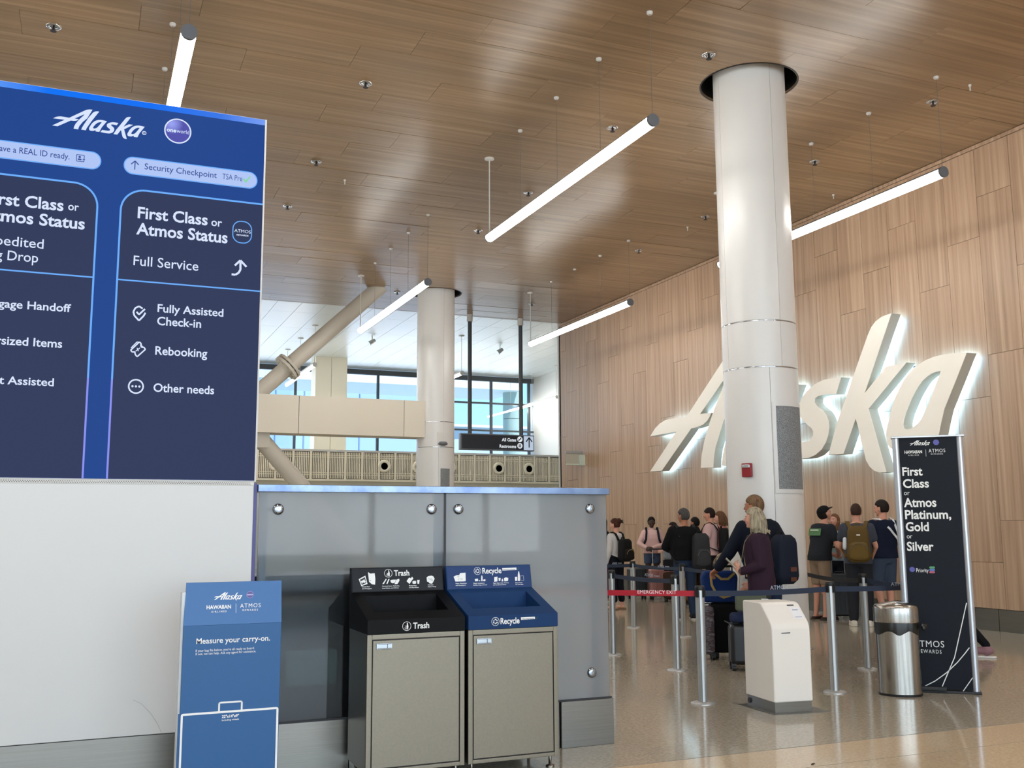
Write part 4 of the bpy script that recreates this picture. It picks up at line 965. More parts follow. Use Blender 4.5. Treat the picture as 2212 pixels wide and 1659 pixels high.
obj('bag_frame_left', MB().bb(sx0 - .008, sx0, yF - .02, yF + .1, 0, at(500, 1535, Y=yF).z), M_SZ, bz)
pz = Plane((sx0, yF - .012, 0), (1, 0, 0)); pzt = Plane((sx0, yF - .012, zfold), (1, 0, 0), (0, .03, ztop - zfold))
P = Print(pzt, .0015, .0004)
a_ = pzt.uv(462, 1296); b_ = pzt.uv(523.5, 1290); P.logo(a_[0], a_[1] - .004, b_[0] - a_[0])
P.ptext('HAWAIIAN', (446, 1316), (499, 1313), 8, bold=.03); P.ptext('AIRLINES', (456, 1323.5), (489, 1321.5), 4, bold=.01, spacing=1.5)
P.ptext('ATMOS', (518.5, 1313), (563, 1310), 9, spacing=1.2); P.ptext('REWARDS', (524, 1320), (557, 1318), 4, bold=.01, spacing=1.5)
P.stroke([pzt.uv(509.5, 1304), pzt.uv(509.5, 1324)], .0018); P.build('lettering', M_PRT, bz)
P = Print(pzt, .0015, .0004); c_ = pzt.uv(540, 1284.5); P.disc(c_[0], c_[1], .019, w=.0018); P.build('emblem_ring', mat('emblem lilac', '#9d9ad6', .4), bz)
P = Print(pzt, .001, .0004); P.disc(c_[0], c_[1], .0175); P.build('globe_emblem', mat('emblem purple', '#564b8c', .4), bz)
P = Print(pzt, .0018, .0003); P.rrect(c_[0] - .016, c_[1] - .0035, c_[0] + .016, c_[1] + .0025, .002); P.build('emblem_band', mat('emblem band', '#b9b2e0', .4), bz)
P = Print(pz, .0015, .0004)
P.ptext('Measure your carry-on.', (424, 1391), (583, 1383), 12, bold=.012)
P.ptext("If your bag fits below, you're all ready to board.", (422.5, 1408.5), (549.5, 1402), 5.2); P.ptext('If not, we can help. Ask any agent for assistance.', (422.5, 1415.5), (553, 1409), 5.2)
P.ptext('22"x14"x9"', (479, 1551), (516, 1547.5), 6, bold=.03); P.ptext('Including wheels', (479, 1557.5), (516, 1554), 3.6, bold=.01)
bt0 = pz.uv(490, 1535)[1]; wL = sx1 - sx0
P.rrect(.004, -.1, wL - .004, bt0, .012, w=.011)
h0, h1 = pz.uv(471, 1530)[0], pz.uv(524, 1530)[0]; hv = pz.uv(500, 1515)[1]
P.stroke([(h0 + .005, bt0), (h0 + .005, hv - .006), (h0 + .011, hv - .003), (h1 - .011, hv - .003), (h1 - .005, hv - .006), (h1 - .005, bt0)], .009)
P.build('lettering', M_PRT, bz)

# ================================================================== STANCHIONS AND BELTS
def stanchion():
    t = thing('stanchion', '', 'stanchion', (0, 0, 0), 0, 'queue stanchions')
    obj('base', MB().lathe([(.105, 0), (.105, .008), (.095, .014), (.045, .02)], n=36), M_POST, t)
    obj('post', MB().lathe([(.038, .016), (.038, .955)], n=28), M_POST, t)
    g = MB()
    for i in range(4):
        a = i * PI / 2 + .5; g.box((math.cos(a) * .038, math.sin(a) * .038, .48), (.004, .006, .93), rz=a)
    obj('slots', g, M_ENDCAP, t)
    obj('head', MB().lathe([(.040, .955), (.042, .96), (.042, .985), (.038, .992)], n=28), M_BLACK, t)
    c = MB()
    for i in range(4):
        a = i * PI / 2; c.box((math.cos(a) * .042, math.sin(a) * .042, .925), (.012, .03, .06), rz=a)
    obj('belt_clips', c, M_BLACK, t)
    return t
s8 = at(1731, 1232, Z=.99); s8 = (s8.x, s8.y)
ST = {1: (5.88, 10.86), 2: (5.87, 9.43), 3: (4.98, 7.60), 4: (7.74, 13.62), 5: (7.71, 12.19), 6: (6.39, 7.59), 7: (7.72, 8.64)}
k_ = EYE.z - .99; d_ = ray(1731, 1262); ST[8] = (EYE.x + d_.x * 10.4 / d_.y, 10.4)
SL = {1: 'silver stanchion nearest the glass partition edge, left of the red belt lettering', 2: 'silver stanchion behind the red belt end, left of the frontmost post', 3: 'frontmost silver stanchion where red and navy belts meet',
      4: 'farthest left silver stanchion by the people along the wood wall', 5: 'silver stanchion in front of the man in black', 6: 'silver stanchion between white kiosk and steel trash can', 7: 'silver stanchion in front of the man with the olive backpack', 8: 'silver stanchion half hidden behind the white kiosk, by the column'}
s0 = stanchion(); first = True
for i, (x_, y_) in ST.items():
    if first: s0.location = (x_, y_, 0); s0['label'] = SL[i]; s0['group'] = 'queue stanchions'; first = False
    else: dup(s0, (x_, y_, 0), random.uniform(0, .6), SL[i])
hid = [((2.9, 9.4), 'silver stanchion behind the glass partition'), ((8.05, 7.62), 'silver stanchion hidden behind the dark banner sign'), ((3.9, 13.4), 'silver stanchion far behind the glass partition')]
for (x_, y_), lab in hid: dup(s0, (x_, y_, 0), .2, lab)
M_BELT = mat('navy belt', '#1c2a40', .6); M_BELTR = mat('red belt', '#b3162c', .55); M_BTX = mat('belt print', '#a9b4c4', .5); M_BTXW = mat('belt print white', '#f3e9ea', .5)
def belt(a, b, label, m=M_BELT, z=.925, sag=.012, txt=None, tpx=None, thin=False):
    A, B = Vector((*a, z)), Vector((*b, z)); d = (B - A).normalized(); A += d * .045; B -= d * .045
    pts = [A.lerp(B, i / 8) - Vector((0, 0, sag * 4 * (i / 8) * (1 - i / 8))) for i in range(9)]
    o = thing('queue_belt', label, 'belt', A, 0, 'queue belts')
    obj('webbing', MB().ribbon(pts, (0, 0, 1), .048, .0025), m, o)
    if txt:
        rt = d if d.cross(Vector((0, 0, 1))).dot(A - EYE) < 0 else -d
        p = Plane(A - Vector((0, 0, 0)), rt); P = Print(p, .0022, .0003)
        for (s_, pa, pb, cap, kw) in txt: P.ptext(s_, pa, pb, cap, **kw)
        P.build('lettering', M_BTXW if m is M_BELTR else M_BTX, o)
    return o
belt((2.9, 9.4), ST[3], 'red webbing belt printed EMERGENCY EXIT', M_BELTR, sag=.004, txt=[('EMERGENCY EXIT', (1377.5, 1282), (1461, 1279.5), 7.5, {})])
belt(ST[3], ST[6], 'navy belt between the frontmost post and the post right of the kiosk', txt=[('ATMOS', (1664, 1273.5), (1699, 1272.5), 8.5, dict(spacing=1.1)), ('REWARDS', (1703, 1270), (1727, 1269), 3.5, dict(spacing=1.5))])
belt(ST[6], (8.05, 7.62), 'navy belt running behind the dark banner sign', txt=[('ATMOS', (1924, 1266), (1962, 1265), 8, {})])
belt(ST[1], ST[2], 'navy belt between the two posts beside the glass partition', txt=[('ATMOS', (1393, 1244.5), (1411, 1246.5), 6.5, {}), ('REWARDS', (1413, 1245.5), (1425, 1247), 3, dict(spacing=1.4))])
belt((3.9, 13.4), ST[4], 'navy belt entering from the left behind the glass partition', sag=.0, txt=[('ATMOS', (1322, 1219.5), (1333, 1219.5), 4.5, {}), ('REWARDS', (1335, 1218), (1343, 1218), 2.5, {})])
belt(ST[4], ST[5], 'navy belt in front of the woman in the pink hoodie', txt=[('ATMOS', (1421, 1226), (1435, 1226.5), 5.5, {}), ('REWARDS', (1437, 1225), (1446, 1225.5), 2.5, {})])
belt(ST[5], (8.05, 10.95) if False else (7.72, 10.75), 'navy belt in front of the man in black', txt=[('ATMOS', (1540, 1235.5), (1557, 1236), 6.5, {})], sag=.02)
belt(ST[8], ST[7], 'black belt behind the kiosk leading to the post by the olive backpack', m=mat('black belt', '#12151c', .6), sag=.03)
belt(ST[7], (8.05, 7.62), 'navy belt from the post by the olive backpack to behind the banner', sag=.05)

# ================================================================== WHITE KIOSK
kf = Vector((5.225, 6.94, 0)); kr = Vector((.365, -.045, 0)).normalized(); kd = Vector((kr.y * -1, kr.x, 0)); KW, KD = .362, .475
kk = thing('kiosk', 'white rounded self-service kiosk with a slot, on a grey steel foot', 'kiosk', kf + kr * KW / 2 + kd * KD / 2)
K = lambda a, b, c: kf + kr * a + kd * b + Vector((0, 0, c))
M_KIO = mat('kiosk white', '#e9e5de', .38)
prof = [(KD, .085), (KD, .872), (.22, .872), (.19, .868), (.165, .86), (.15, .85), (.035, .735), (.018, .715), (.006, .69), (0, .66), (0, .085)]
obj('body', MB().prism(prof, lambda a, b, k: K(.004 if k == 0 else KW - .004, a, b)), M_KIO, kk, .012, 3)
for e_ in (0, 1): pass
obj('plinth', MB().prism([(.012, 0.004), (KW - .012, 0.004), (KW - .012, .085), (.012, .085)], lambda a, b, k: K(a, .012 if k == 0 else KD - .012, b)), M_STEEL, kk)
obj('floor_plate', MB().prism([(-.03, -.05), (KW + .11, -.05), (KW + .11, KD + .02), (-.07, KD + .02)], lambda a, b, k: K(a, b, .0005 + .004 * k)), M_STEEL, kk)
zs_ = .655
obj('ticket_slot', MB().prism([(.09, .632), (.17, .632), (.17, .639), (.09, .639)], lambda a, b, k: K(a, -.001 - .002 * k, b)), M_BLACK, kk)
n_ = Vector((0, 0, 0)); 
sl = lambda a, t, o: K(a, .15 - .115 * t - .707 * o, .85 - .115 * t + .707 * o)
obj('reader_slot', MB().add([sl(.235, .02, .003), sl(.3, .02, .003), sl(.3, .1, .003), sl(.235, .1, .003)], [(0, 1, 2, 3)]), M_DARK, kk)
obj('instruction_sticker', MB().add([sl(.245, .2, .002), sl(.335, .2, .002), sl(.335, .95, .002), sl(.245, .95, .002)], [(0, 1, 2, 3)]), mat('sticker', '#e9eaee', .4), kk)
obj('sticker_print', MB().add([sl(.262, .34, .003), sl(.315, .34, .003), sl(.315, .40, .003), sl(.262, .40, .003)], [(0, 1, 2, 3)]).add([sl(.255, .82, .003), sl(.32, .82, .003), sl(.32, .86, .003), sl(.255, .86, .003)], [(0, 1, 2, 3)]), mat('sticker print', '#9aa0ad', .5), kk)
obj('power_socket', MB().tube(K(.012, .42, .045), K(.002, .42, .045), .022, n=16), M_DARK, kk)
tag(obj('receipt', MB().add([K(.16, .42, .874), K(.23, .40, .874), K(.24, .46, .878), K(.18, .465, .88)], [(0, 1, 2, 3)]), mat('receipt paper', '#dfe8ee', .5), None), 'small scrap of paper left on top of the white kiosk', 'paper')

# ================================================================== BANNER SIGN
bl, brr = Vector((7.045, 7.375, 0)), Vector((7.485, 6.97, 0)); bd = (brr - bl); BWd = bd.length; bd.normalize(); bn = Vector((bd.y, -bd.x, 0))
bs = thing('banner_sign', 'tall dark navy banner sign in a silver frame beside the steel trash can', 'sign', (bl + brr) / 2)
Bp = lambda a, b, c: bl + bd * a - bn * b + Vector((0, 0, c))
M_NAVY = mat('banner navy', '#0b111c', .5, spec=.2); M_ALU = mat('banner silver', '#c6cbd4', .3, metal=.6)
BH = 2.32
obj('panel', MB().prism([(.03, .03), (BWd - .03, .03), (BWd - .03, BH), (.03, BH)], lambda a, b, k: Bp(a, .01 + .07 * k, b)), M_NAVY, bs)
for a in (0.022, BWd - .022):
    obj('frame_post', MB().lathe([(1, .01), (1, BH)], Bp(a, .045, 0), 24, sx=.034, sy=.055, rz=math.atan2(bd.y, bd.x)), M_ALU, bs)
obj('top_cap', MB().prism([(-.02, -.02), (BWd + .02, -.02), (BWd + .02, .11), (-.02, .11)], lambda a, b, k: Bp(a, b, BH + .018 * k)), M_ALU, bs, .004)
obj('base_plate', MB().prism([(-.01, -.03), (BWd + .02, -.03), (BWd + .02, .12), (-.01, .12)], lambda a, b, k: Bp(a, b, .02 * k + .001)), M_DARK, bs, .004)
obj('base_grip', MB().prism([(.04, -.06), (.33, -.06), (.33, -.02), (.04, -.02)], lambda a, b, k: Bp(a, b, .018 + .04 * k)), M_BLACK, bs, .008)
pb = Plane(Bp(0, .008, 0), bd); P = Print(pb, .0015, .0005)
a_, b_ = pb.uv(1965, 963), pb.uv(2009, 956); P.logo(a_[0], a_[1] - .002, b_[0] - a_[0])
P.ptext('HAWAIIAN', (1954, 980), (1992, 978.5), 6.5, bold=.03); P.ptext('AIRLINES', (1962, 985), (1985, 983.5), 3, spacing=1.5)
P.ptext('ATMOS', (2006, 977.5), (2042, 976), 7.5, spacing=1.15); P.ptext('REWARDS', (2011, 982.5), (2037, 981.5), 3, spacing=1.5)
P.stroke([pb.uv(1999.5, 971), pb.uv(2000.5, 986)], .0025)
for s_, a_, b_, cp, bo in (('First', (1949.5, 1027.5), (1993, 1026.5), 18, .024), ('Class', (1951, 1053.5), (2007, 1052.5), 18, .024), ('or', (1953, 1069.5), (1965, 1069), 10, 0), ('Atmos', (1953, 1095), (2023, 1094), 19, .024), ('Platinum,', (1955.5, 1121), (2055, 1120), 19, .024),
                           ('Gold', (1957, 1147), (2007, 1147), 19, .024), ('or', (1959, 1163), (1971, 1162.5), 10, 0), ('Silver', (1959.5, 1189.5), (2017, 1189), 19, .024)):
    P.ptext(s_, a_, b_, cp, bold=bo)
P.ptext('Priority', (1979.5, 1236), (2006, 1235.5), 8.5, bold=.002)
P.ptext('TMOS', (1987, 1397), (2040, 1399), 14, pre='A', spacing=1.1); P.ptext('WARDS', (1995, 1410.5), (2034, 1411.5), 8, bold=.002, pre='RE', spacing=1.3)
st = lambda pts, w: P.stroke([pb.uv(*q) for q in pts], w)
st([(2034, 1486), (2062, 1420), (2088, 1302)], .008)
arc_ = [(1996, 1483), (2020, 1471), (2045, 1453), (2068, 1431), (2084, 1412), (2094, 1399)]; st(arc_, .008); st([(2080, 1494), (2101, 1464)], .007)
P.build('lettering', mat('banner print', '#e8e9e6', .4), bs)
P = Print(pb, .0015, .0005); c_ = pb.uv(2022, 955.5); P.disc(*c_, .026); c_ = pb.uv(1970.5, 1230); P.disc(*c_, .024); P.build('globe_emblem', mat('emblem blue', '#4a4aa0', .35), bs)
for yy, cc in ((1226, '#4d9a62'), (1231, '#4f6fb8'), (1236, '#b8566a')):
    c_ = pb.uv(2013.5, yy); P = Print(pb, .0015, .0005); P.rrect(c_[0] - .024, c_[1] - .0095, c_[0] + .024, c_[1] + .0095, .009); P.build('priority_mark', mat('mark ' + cc, cc, .4), bs)

# ================================================================== STEEL TRASH CAN
cc = Vector((6.83, 7.24, 0)); tz = math.atan2(-.63, .77)
tcn = thing('trash_can', 'oval stainless trash can with swing lid beside the dark banner sign', 'bin', cc)
SX, SY = 1.0, .72
M_CAN = noise_mat('can steel', [(.3, '#8f8b85'), (.7, '#b9b5ae')], (60, 60, .8), rough=.24, metal=1)  # vertical streaks in the colour imitate bright reflections on the steel
obj('base_ring', MB().lathe([(.186, 0.001), (.188, .02)], cc, 40, sx=SX, sy=SY, rz=tz), M_BLACK, tcn)
obj('body', MB().lathe([(.181, .02), (.186, .60)], cc, 48, sx=SX, sy=SY, rz=tz), M_CAN, tcn)
def baggy(v):
    a = math.atan2(v.y - cc.y, v.x - cc.x); w = 1 + .012 * math.sin(a * 13) + .01 * math.sin(a * 23 + v.z * 60)
    q = Vector((cc.x + (v.x - cc.x) * w, cc.y + (v.y - cc.y) * w, v.z - (.02 * math.sin(a * 5) if v.z < .6 else 0))); return q
obj('bin_liner', MB().lathe([(.189, .55), (.194, .59), (.191, .63), (.188, .655)], cc, 72, sx=SX, sy=SY, rz=tz).xf(baggy), mat('black plastic', '#161614', .3), tcn)
kn = cc + Vector((math.cos(tz) * .185, math.sin(tz) * .185 - .05, .6)); 
bk = MB()
for i in range(5): bk.ell(kn + Vector((random.uniform(-.01, .03), random.uniform(-.03, 0), random.uniform(-.03, .02))), (.022, .016, .025), n=10, m=6)
obj('liner_knot', bk, mat('black plastic', '#161614', .3), tcn)
obj('lid', MB().lathe([(.196, .64), (.198, .65), (.197, .76), (.190, .785), (.176, .797), (.165, .80)], cc, 48, sx=SX, sy=SY, rz=tz), M_CAN, tcn)
fl_ = MB(); rx_, ry_ = Vector((math.cos(tz), math.sin(tz), 0)), Vector((-math.sin(tz), math.cos(tz), 0)); n = 24
top = [cc + ry_ * (.115 * y_) + Vector((0, 0, .826 - .012 * abs(y_))) for y_ in (-1, 1)]
for sgn in (-1, 1):
    ring = [cc + rx_ * (sgn * .165 * math.cos(PI * (i / n - .5))) + ry_ * (.165 * SY * math.sin(PI * (i / n - .5))) + Vector((0, 0, .800)) for i in range(n + 1)]
    ridge = [cc + ry_ * (.165 * SY * math.sin(PI * (i / n - .5))) + Vector((0, 0, .800 + .028 * math.cos(PI * (i / n - .5)) ** .5 if 0 < i < n else .8)) for i in range(n + 1)]
    fl_.add(ring + ridge, [(i, i + 1, n + 2 + i, n + 1 + i) for i in range(n)])
obj('swing_flaps', fl_, M_CAN, tcn)

tag(obj('floor_scrap', MB().box((4.36, 5.42, .003), (.045, .012, .004), rz=.6), mat('dark scrap', '#3a2f26', .7), None), 'tiny dark scrap lying on the tan floor below the kiosk', 'litter')

scr = Print(Plane((0, GW - .001, 0), (1, 0, 0)), .0006, .0002)
scr.stroke([scr.pl.uv(*q) for q in ((288, 1512), (305, 1520), (325, 1540), (340, 1563), (350, 1586))], .0014); scr.build('scratch', mat('scratch', '#8f8f8d', .6), sw)

# ================================================================== PEOPLE
SKIN = {'fair': '#c99078', 'tan': '#a86f52', 'dark': '#3b241a', 'pink': '#d39d88'}
def skin(k):
    return mat('skin ' + k, SKIN[k], .5)
def fabric(name, col, rough=.85): return mat(name, col, rough, spec=.2, bump=(18, .25))
def rotM(yaw=0, pitch=0): return Matrix.Rotation(yaw, 3, 'Z') @ Matrix.Rotation(pitch, 3, 'X')
def loft(mb, secs, n=28, U=lambda p: p, infl=0.0, e=2.4):
    rs = []
    for z, yc, w, d in secs:
        r = []
        for i in range(n):
            t = 2 * PI * i / n; c, s_ = math.cos(t), math.sin(t)
            r.append(U(Vector(((w + infl) * math.copysign(abs(c) ** (2 / e), c), yc + (d + infl) * math.copysign(abs(s_) ** (2 / e), s_), z))))
        rs.append(r)
    return mb.rings(rs)
def remesh(o, vox, it=3):
    m = o.modifiers.new('fuse', 'REMESH'); m.mode = 'VOXEL'; m.voxel_size = vox; m.use_smooth_shade = True
    s_ = o.modifiers.new('smooth', 'SMOOTH'); s_.iterations = it; s_.factor = .5
    return o
def hand(mb, w, d, nrm, side, S=1.0, curl=35, thumb_in=0.3):
    """palm, four fingers of different lengths with two bends, thumb leaving the side of the palm"""
    d = d.normalized(); nrm = (nrm - d * nrm.dot(d)).normalized(); s_ = d.cross(nrm) * side
    lens = (.062, .074, .078, .068); offs = (-.030, -.010, .010, .030)
    mb.capsule(w - d * .02 * S, w + d * .02 * S, .026 * S, .026 * S, 10)
    for L_, o_ in zip(lens, offs):
        kn_ = w + (d * .088 + s_ * o_) * S; mb.capsule(w + (d * .015 + s_ * o_ * .6) * S, kn_, .0155 * S, .0125 * S, 8)
        a = math.radians(curl); d1 = d * math.cos(a) + nrm * math.sin(a); d2 = d * math.cos(2.1 * a) + nrm * math.sin(2.1 * a)
        p1 = kn_ + d1 * L_ * .55 * S; mb.capsule(kn_, p1, .0100 * S, .0092 * S, 8); mb.capsule(p1, p1 + d2 * L_ * .5 * S, .0092 * S, .0078 * S, 8)
    b0 = w + (d * .022 + s_ * .026) * S; b1 = b0 + (d * .034 + s_ * .028 + nrm * .018 * thumb_in) * S; b2 = b1 + (d * .032 + s_ * .004 + nrm * .03 * thumb_in) * S
    mb.capsule(b0, b1, .0145 * S, .0120 * S, 8); mb.capsule(b1, b2, .0115 * S, .009 * S, 8)

def person(label, pos, face, h, sk='fair', top=None, bottom=None, hair=None, arms=None, lean=0.0, head=(0, 0), legs=None, shoes=('#222', 0), fem=False, vox=.011, sit=0.0, bulk=1.0, extras=(), eyes=True):
    """face: 0 = facing away from the camera, 90 = to the left of the picture, 180 = towards it, 270 = to the right"""
    b = math.atan2(pos[0], pos[1]); rz = math.radians(face) - b; k = h / 1.75
    t = thing('person', label, 'person', (pos[0], pos[1], 0), rz, None)
    hipz = .93
    def U(p):
        p = Vector(p)
        if p.z > hipz and lean:
            f = min((p.z - hipz) / .25, 1); q = Matrix.Rotation(-lean * f, 3, 'X') @ Vector((p.x, p.y, p.z - hipz)); p = Vector((q.x, q.y, q.z + hipz))
        p = Vector((p.x, p.y, p.z - sit)) if p.z > .6 else p
        return p
    fin = lambda mb: mb.xf(lambda v: v * k)
    sw_ = (.175 if fem else .198) * (.6 + .4 * bulk); hw = (.172 if fem else .165) * (.7 + .3 * bulk); ww = (.135 if fem else .158) * bulk
    T = [(.84, 0, hw * .8, .09), (.90, 0, hw, .112), (.97, 0, hw, .115), (1.06, .005, ww, .098 * bulk), (1.16, .005, ww + .005, .102 * bulk), (1.27, .012, (sw_ - .03), .118), (1.36, .005, sw_ - .012, .112), (1.425, -.005, sw_ - .025, .09), (1.465, -.008, .105, .068), (1.485, -.006, .06, .055)]
    m = MB(); loft(m, T, U=U, infl=-.008)
    nb = U((0, -.005, 1.47)); hd = rotM(math.radians(head[0]), 0); hp = rotM(0, math.radians(-head[1]))
    HC = nb + (Matrix.Rotation(-lean * .6, 3, 'X') @ Vector((0, .018, .165)))
    HM = hd @ hp
    Hh = lambda x, y, z: HC + HM @ Vector((x, y, z))
    m.capsule(nb - Vector((0, 0, .04)), Hh(0, -.02, -.06), .058 if not fem else .05, .052 if not fem else .045, 14)
    m.ell(HC, (.074, .094, .108), HM, 20, 14); m.ell(Hh(0, .022, -.058), (.054, .062, .055), HM, 16, 10); m.ell(Hh(0, .06, -.088), (.026, .024, .02), HM, 10, 8)
    m.capsule(Hh(0, .085, .015), Hh(0, .108, -.024), .009, .014, 8); m.ell(Hh(0, .083, -.052), (.024, .012, .011), HM, 10, 6)
    m.ell(Hh(0, .076, .028), (.055, .016, .012), HM, 12, 6)
    for s_ in (-1, 1):
        m.ell(Hh(s_ * .077, -.004, -.012), (.011, .021, .031), HM, 10, 8); m.ell(Hh(s_ * .04, .06, -.03), (.02, .02, .022), HM, 8, 6)
    # arms
    A = arms or {}
    AR = {}
    for s_, key in ((-1, 'L'), (1, 'R')):
        spec = A.get(key, ((s_ * (sw_ + .045), -.03, 1.13), (s_ * (sw_ + .05), .06, .88)))
        sh_ = U((s_ * (sw_ - .02), 0, 1.405)); el = Vector(spec[0]); wr_ = Vector(spec[1])
        if key not in A: el, wr_ = U(el), U(wr_)
        AR[key] = (sh_, el, wr_)
        m.capsule(sh_, el, .047 * bulk, .038, 12); m.capsule(el, wr_, .037, .025, 12)
        dr = (wr_ - el).normalized(); nr = Vector(spec[2]) if len(spec) > 2 else Vector((-s_, .2, 0))
        hd_dir = Vector(spec[3]).normalized() if len(spec) > 3 else dr
        hand(m, wr_ + dr * .015, hd_dir, nr, s_ * (1 if nr.dot(Vector((-s_, 0, 0))) >= 0 else 1), .98, curl=spec[4] if len(spec) > 4 else 28)
    # legs
    LG = legs or {'L': ((-.1, .02, .50), (-.105, -.03, .09)), 'R': ((.1, .02, .50), (.105, -.03, .09))}
    LL = {}
    for s_, key in ((-1, 'L'), (1, 'R')):
        hj = U((s_ * .088, 0, .90)); kn, an = Vector(LG[key][0]), Vector(LG[key][1]); LL[key] = (hj, kn, an)
        m.capsule(hj, kn, .083 * (.5 + .5 * bulk), .054, 14); m.capsule(kn, an, .056, .036, 12); m.capsule(kn + (an - kn) * .2 - Vector((0, .015, 0)), kn + (an - kn) * .45, .05, .04, 10)
        ft = Vector(LG[key][2]) if len(LG[key]) > 2 else Vector((s_ * .03, .17, 0))
        m.capsule(an - Vector((0, .02, .045)), an + Vector((ft.x, ft.y, -.062)), .034, .026, 10)
    remesh(obj('body', fin(m), skin(sk), t, world=False), vox * k)
    # shoes
    if shoes:
        m = MB()
        for s_, key in ((-1, 'L'), (1, 'R')):
            an = LL[key][2]; ft = Vector(LG[key][2]) if len(LG[key]) > 2 else Vector((s_ * .03, .17, 0)); lo = shoes[1]
            mm = MB(); mm.capsule(an - Vector((0, .035, .045)), an + Vector((ft.x, ft.y, -.052)), .048, .042, 14)
            if not lo: mm.capsule(an - Vector((0, .0, .06)), an + Vector((0, 0, .0)), .05, .046, 12)
            mm.xf(lambda v: Vector((v.x, v.y, max(v.z, .004) if not lo else min(max(v.z, .004), .045))))
            remesh(obj('shoe', fin(mm), fabric('shoe ' + shoes[0], shoes[0], .6), t, world=False), .012, 2)
            s2_ = MB(); a0 = an - Vector((0, .06, 0)); a1 = an + Vector((ft.x, ft.y + .01, 0)); 
            s2_.capsule(Vector((a0.x, a0.y, .012)), Vector((a1.x, a1.y, .012)), .047, .043, 14).xf(lambda v: Vector((v.x, v.y, min(max(v.z, .001), .022))))
            obj('sole', fin(s2_), mat('sole ' + (shoes[2] if len(shoes) > 2 else '#d8d4cc'), shoes[2] if len(shoes) > 2 else '#d8d4cc', .6), t, world=False)
    # trousers / shorts
    if bottom:
        m = MB(); loft(m, [q for q in T if q[0] < 1.08], U=U, infl=.010)
        kd, col = bottom[0], bottom[1]
        for key in 'LR':
            hj, kn, an = LL[key]
            if kd == 'shorts':
                e_ = hj.lerp(kn, .92 if not fem else .45); m.capsule(hj, e_, .103, .088 if not fem else .095, 14)
            else:
                wd = bottom[2] if len(bottom) > 2 else 1.0
                m.capsule(hj, kn, .100, .070 * wd, 14); m.capsule(kn, an + Vector((0, 0, bottom[3] if len(bottom) > 3 else .02)), .070 * wd, .052 * wd, 12)
        if kd == 'shorts':
            cut = min((LL[q][0].lerp(LL[q][1], .92 if not fem else .45)).z for q in 'LR') - .005
            m.xf(lambda v: Vector((v.x, v.y, max(v.z, cut - .0))))
        remesh(obj({'shorts': 'shorts', 'pants': 'trousers'}[kd], fin(m), fabric('bottom ' + col, col), t, world=False), .013 * k, 4)
    # top
    if top:
        kd, col = top[0], top[1]; hem = top[2] if len(top) > 2 else .92; puff = top[3] if len(top) > 3 else .02
        secs = [(z, yc, w, d) for z, yc, w, d in T if hem - .02 < z < 1.47]
        z0 = hem; w0 = max(hw, secs[0][2]) if hem < 1.0 else secs[0][2]
        secs = [(z0, .0, w0 + .004, .115)] + [q for q in secs if q[0] > z0 + .03]
        secs = [(z, yc, max(w, w0 * .97) if z < 1.3 and puff > .02 else w, d) for z, yc, w, d in secs]
        m = MB(); loft(m, secs, U=U, infl=puff)
        for key in 'LR':
            sh_, el, wr_ = AR[key]
            m.capsule(sh_, sh_.lerp(el, .55) if kd == 'tee' else el, .060 + puff * .4, (.060 if kd == 'tee' else .050) + puff * .3, 12)
            if kd != 'tee': m.capsule(el, el.lerp(wr_, .93), .050 + puff * .3, .036 + puff * .3, 12)
        if kd in ('hoodie', 'jacket'):
            nbk = nb + Vector((0, -.02, .0))
            m.lathe([(.062, -.03), (.078, .0), (.07, .045), (.058, .05)], nbk, 18)
            if kd == 'hoodie': m.ell(nbk + Vector((0, -.05, -.02)), (.1, .06, .06))
        else: m.lathe([(.05, -.04), (.066, -.01), (.062, .008)], nb, 18)
        remesh(obj({'tee': 't_shirt', 'long': 'long_sleeved_shirt', 'hoodie': 'hoodie', 'jacket': 'jacket'}[kd], fin(m), fabric('top ' + col, col), t, world=False), .012 * k, 4)
    # hair
    if hair:
        kd, col = hair[0], hair[1]; m = MB(); hmat = MATS.get('hair ' + col) or noise_mat('hair ' + col, [(.3, shade(col, .6)), (.55, col), (.75, shade(col, 1.1))], (60, 60, 6), rough=.7, spec=.2)
        MATS['hair ' + col] = hmat
        fl = {'short': (.05, .04), 'buzz': (.055, .045), 'bob': (.03, .035), 'long': (.035, .045), 'bun': (.045, .045), 'fringe': (.055, .02), 'none': (.05, .04)}[kd]
        inf = .004 if kd == 'buzz' else .013
        def shape(p):
            ang = math.atan2(p.x, p.y)
            r_ = 1 + .018 * math.sin(ang * 19 + p.z * 30) + .012 * math.sin(ang * 41)
            q = Vector((p.x * r_, p.y * r_, p.z))
            face_ = abs(ang) < math.radians(62) and p.z < fl[1] + .012 * math.cos(ang * 3)
            nape = p.z < -.078 and kd in ('short', 'buzz', 'fringe', 'bun')
            side_ = abs(ang) < math.radians(92) and p.z < .0 and kd in ('short', 'buzz', 'bun', 'fringe')
            if face_ or nape or side_: q = q * .78
            return q
        m.ell(HC + HM @ Vector((0, -.008, .016)), (.074 + inf, .092 + inf, .104 + inf * .9), HM, 56, 30, fn=shape)
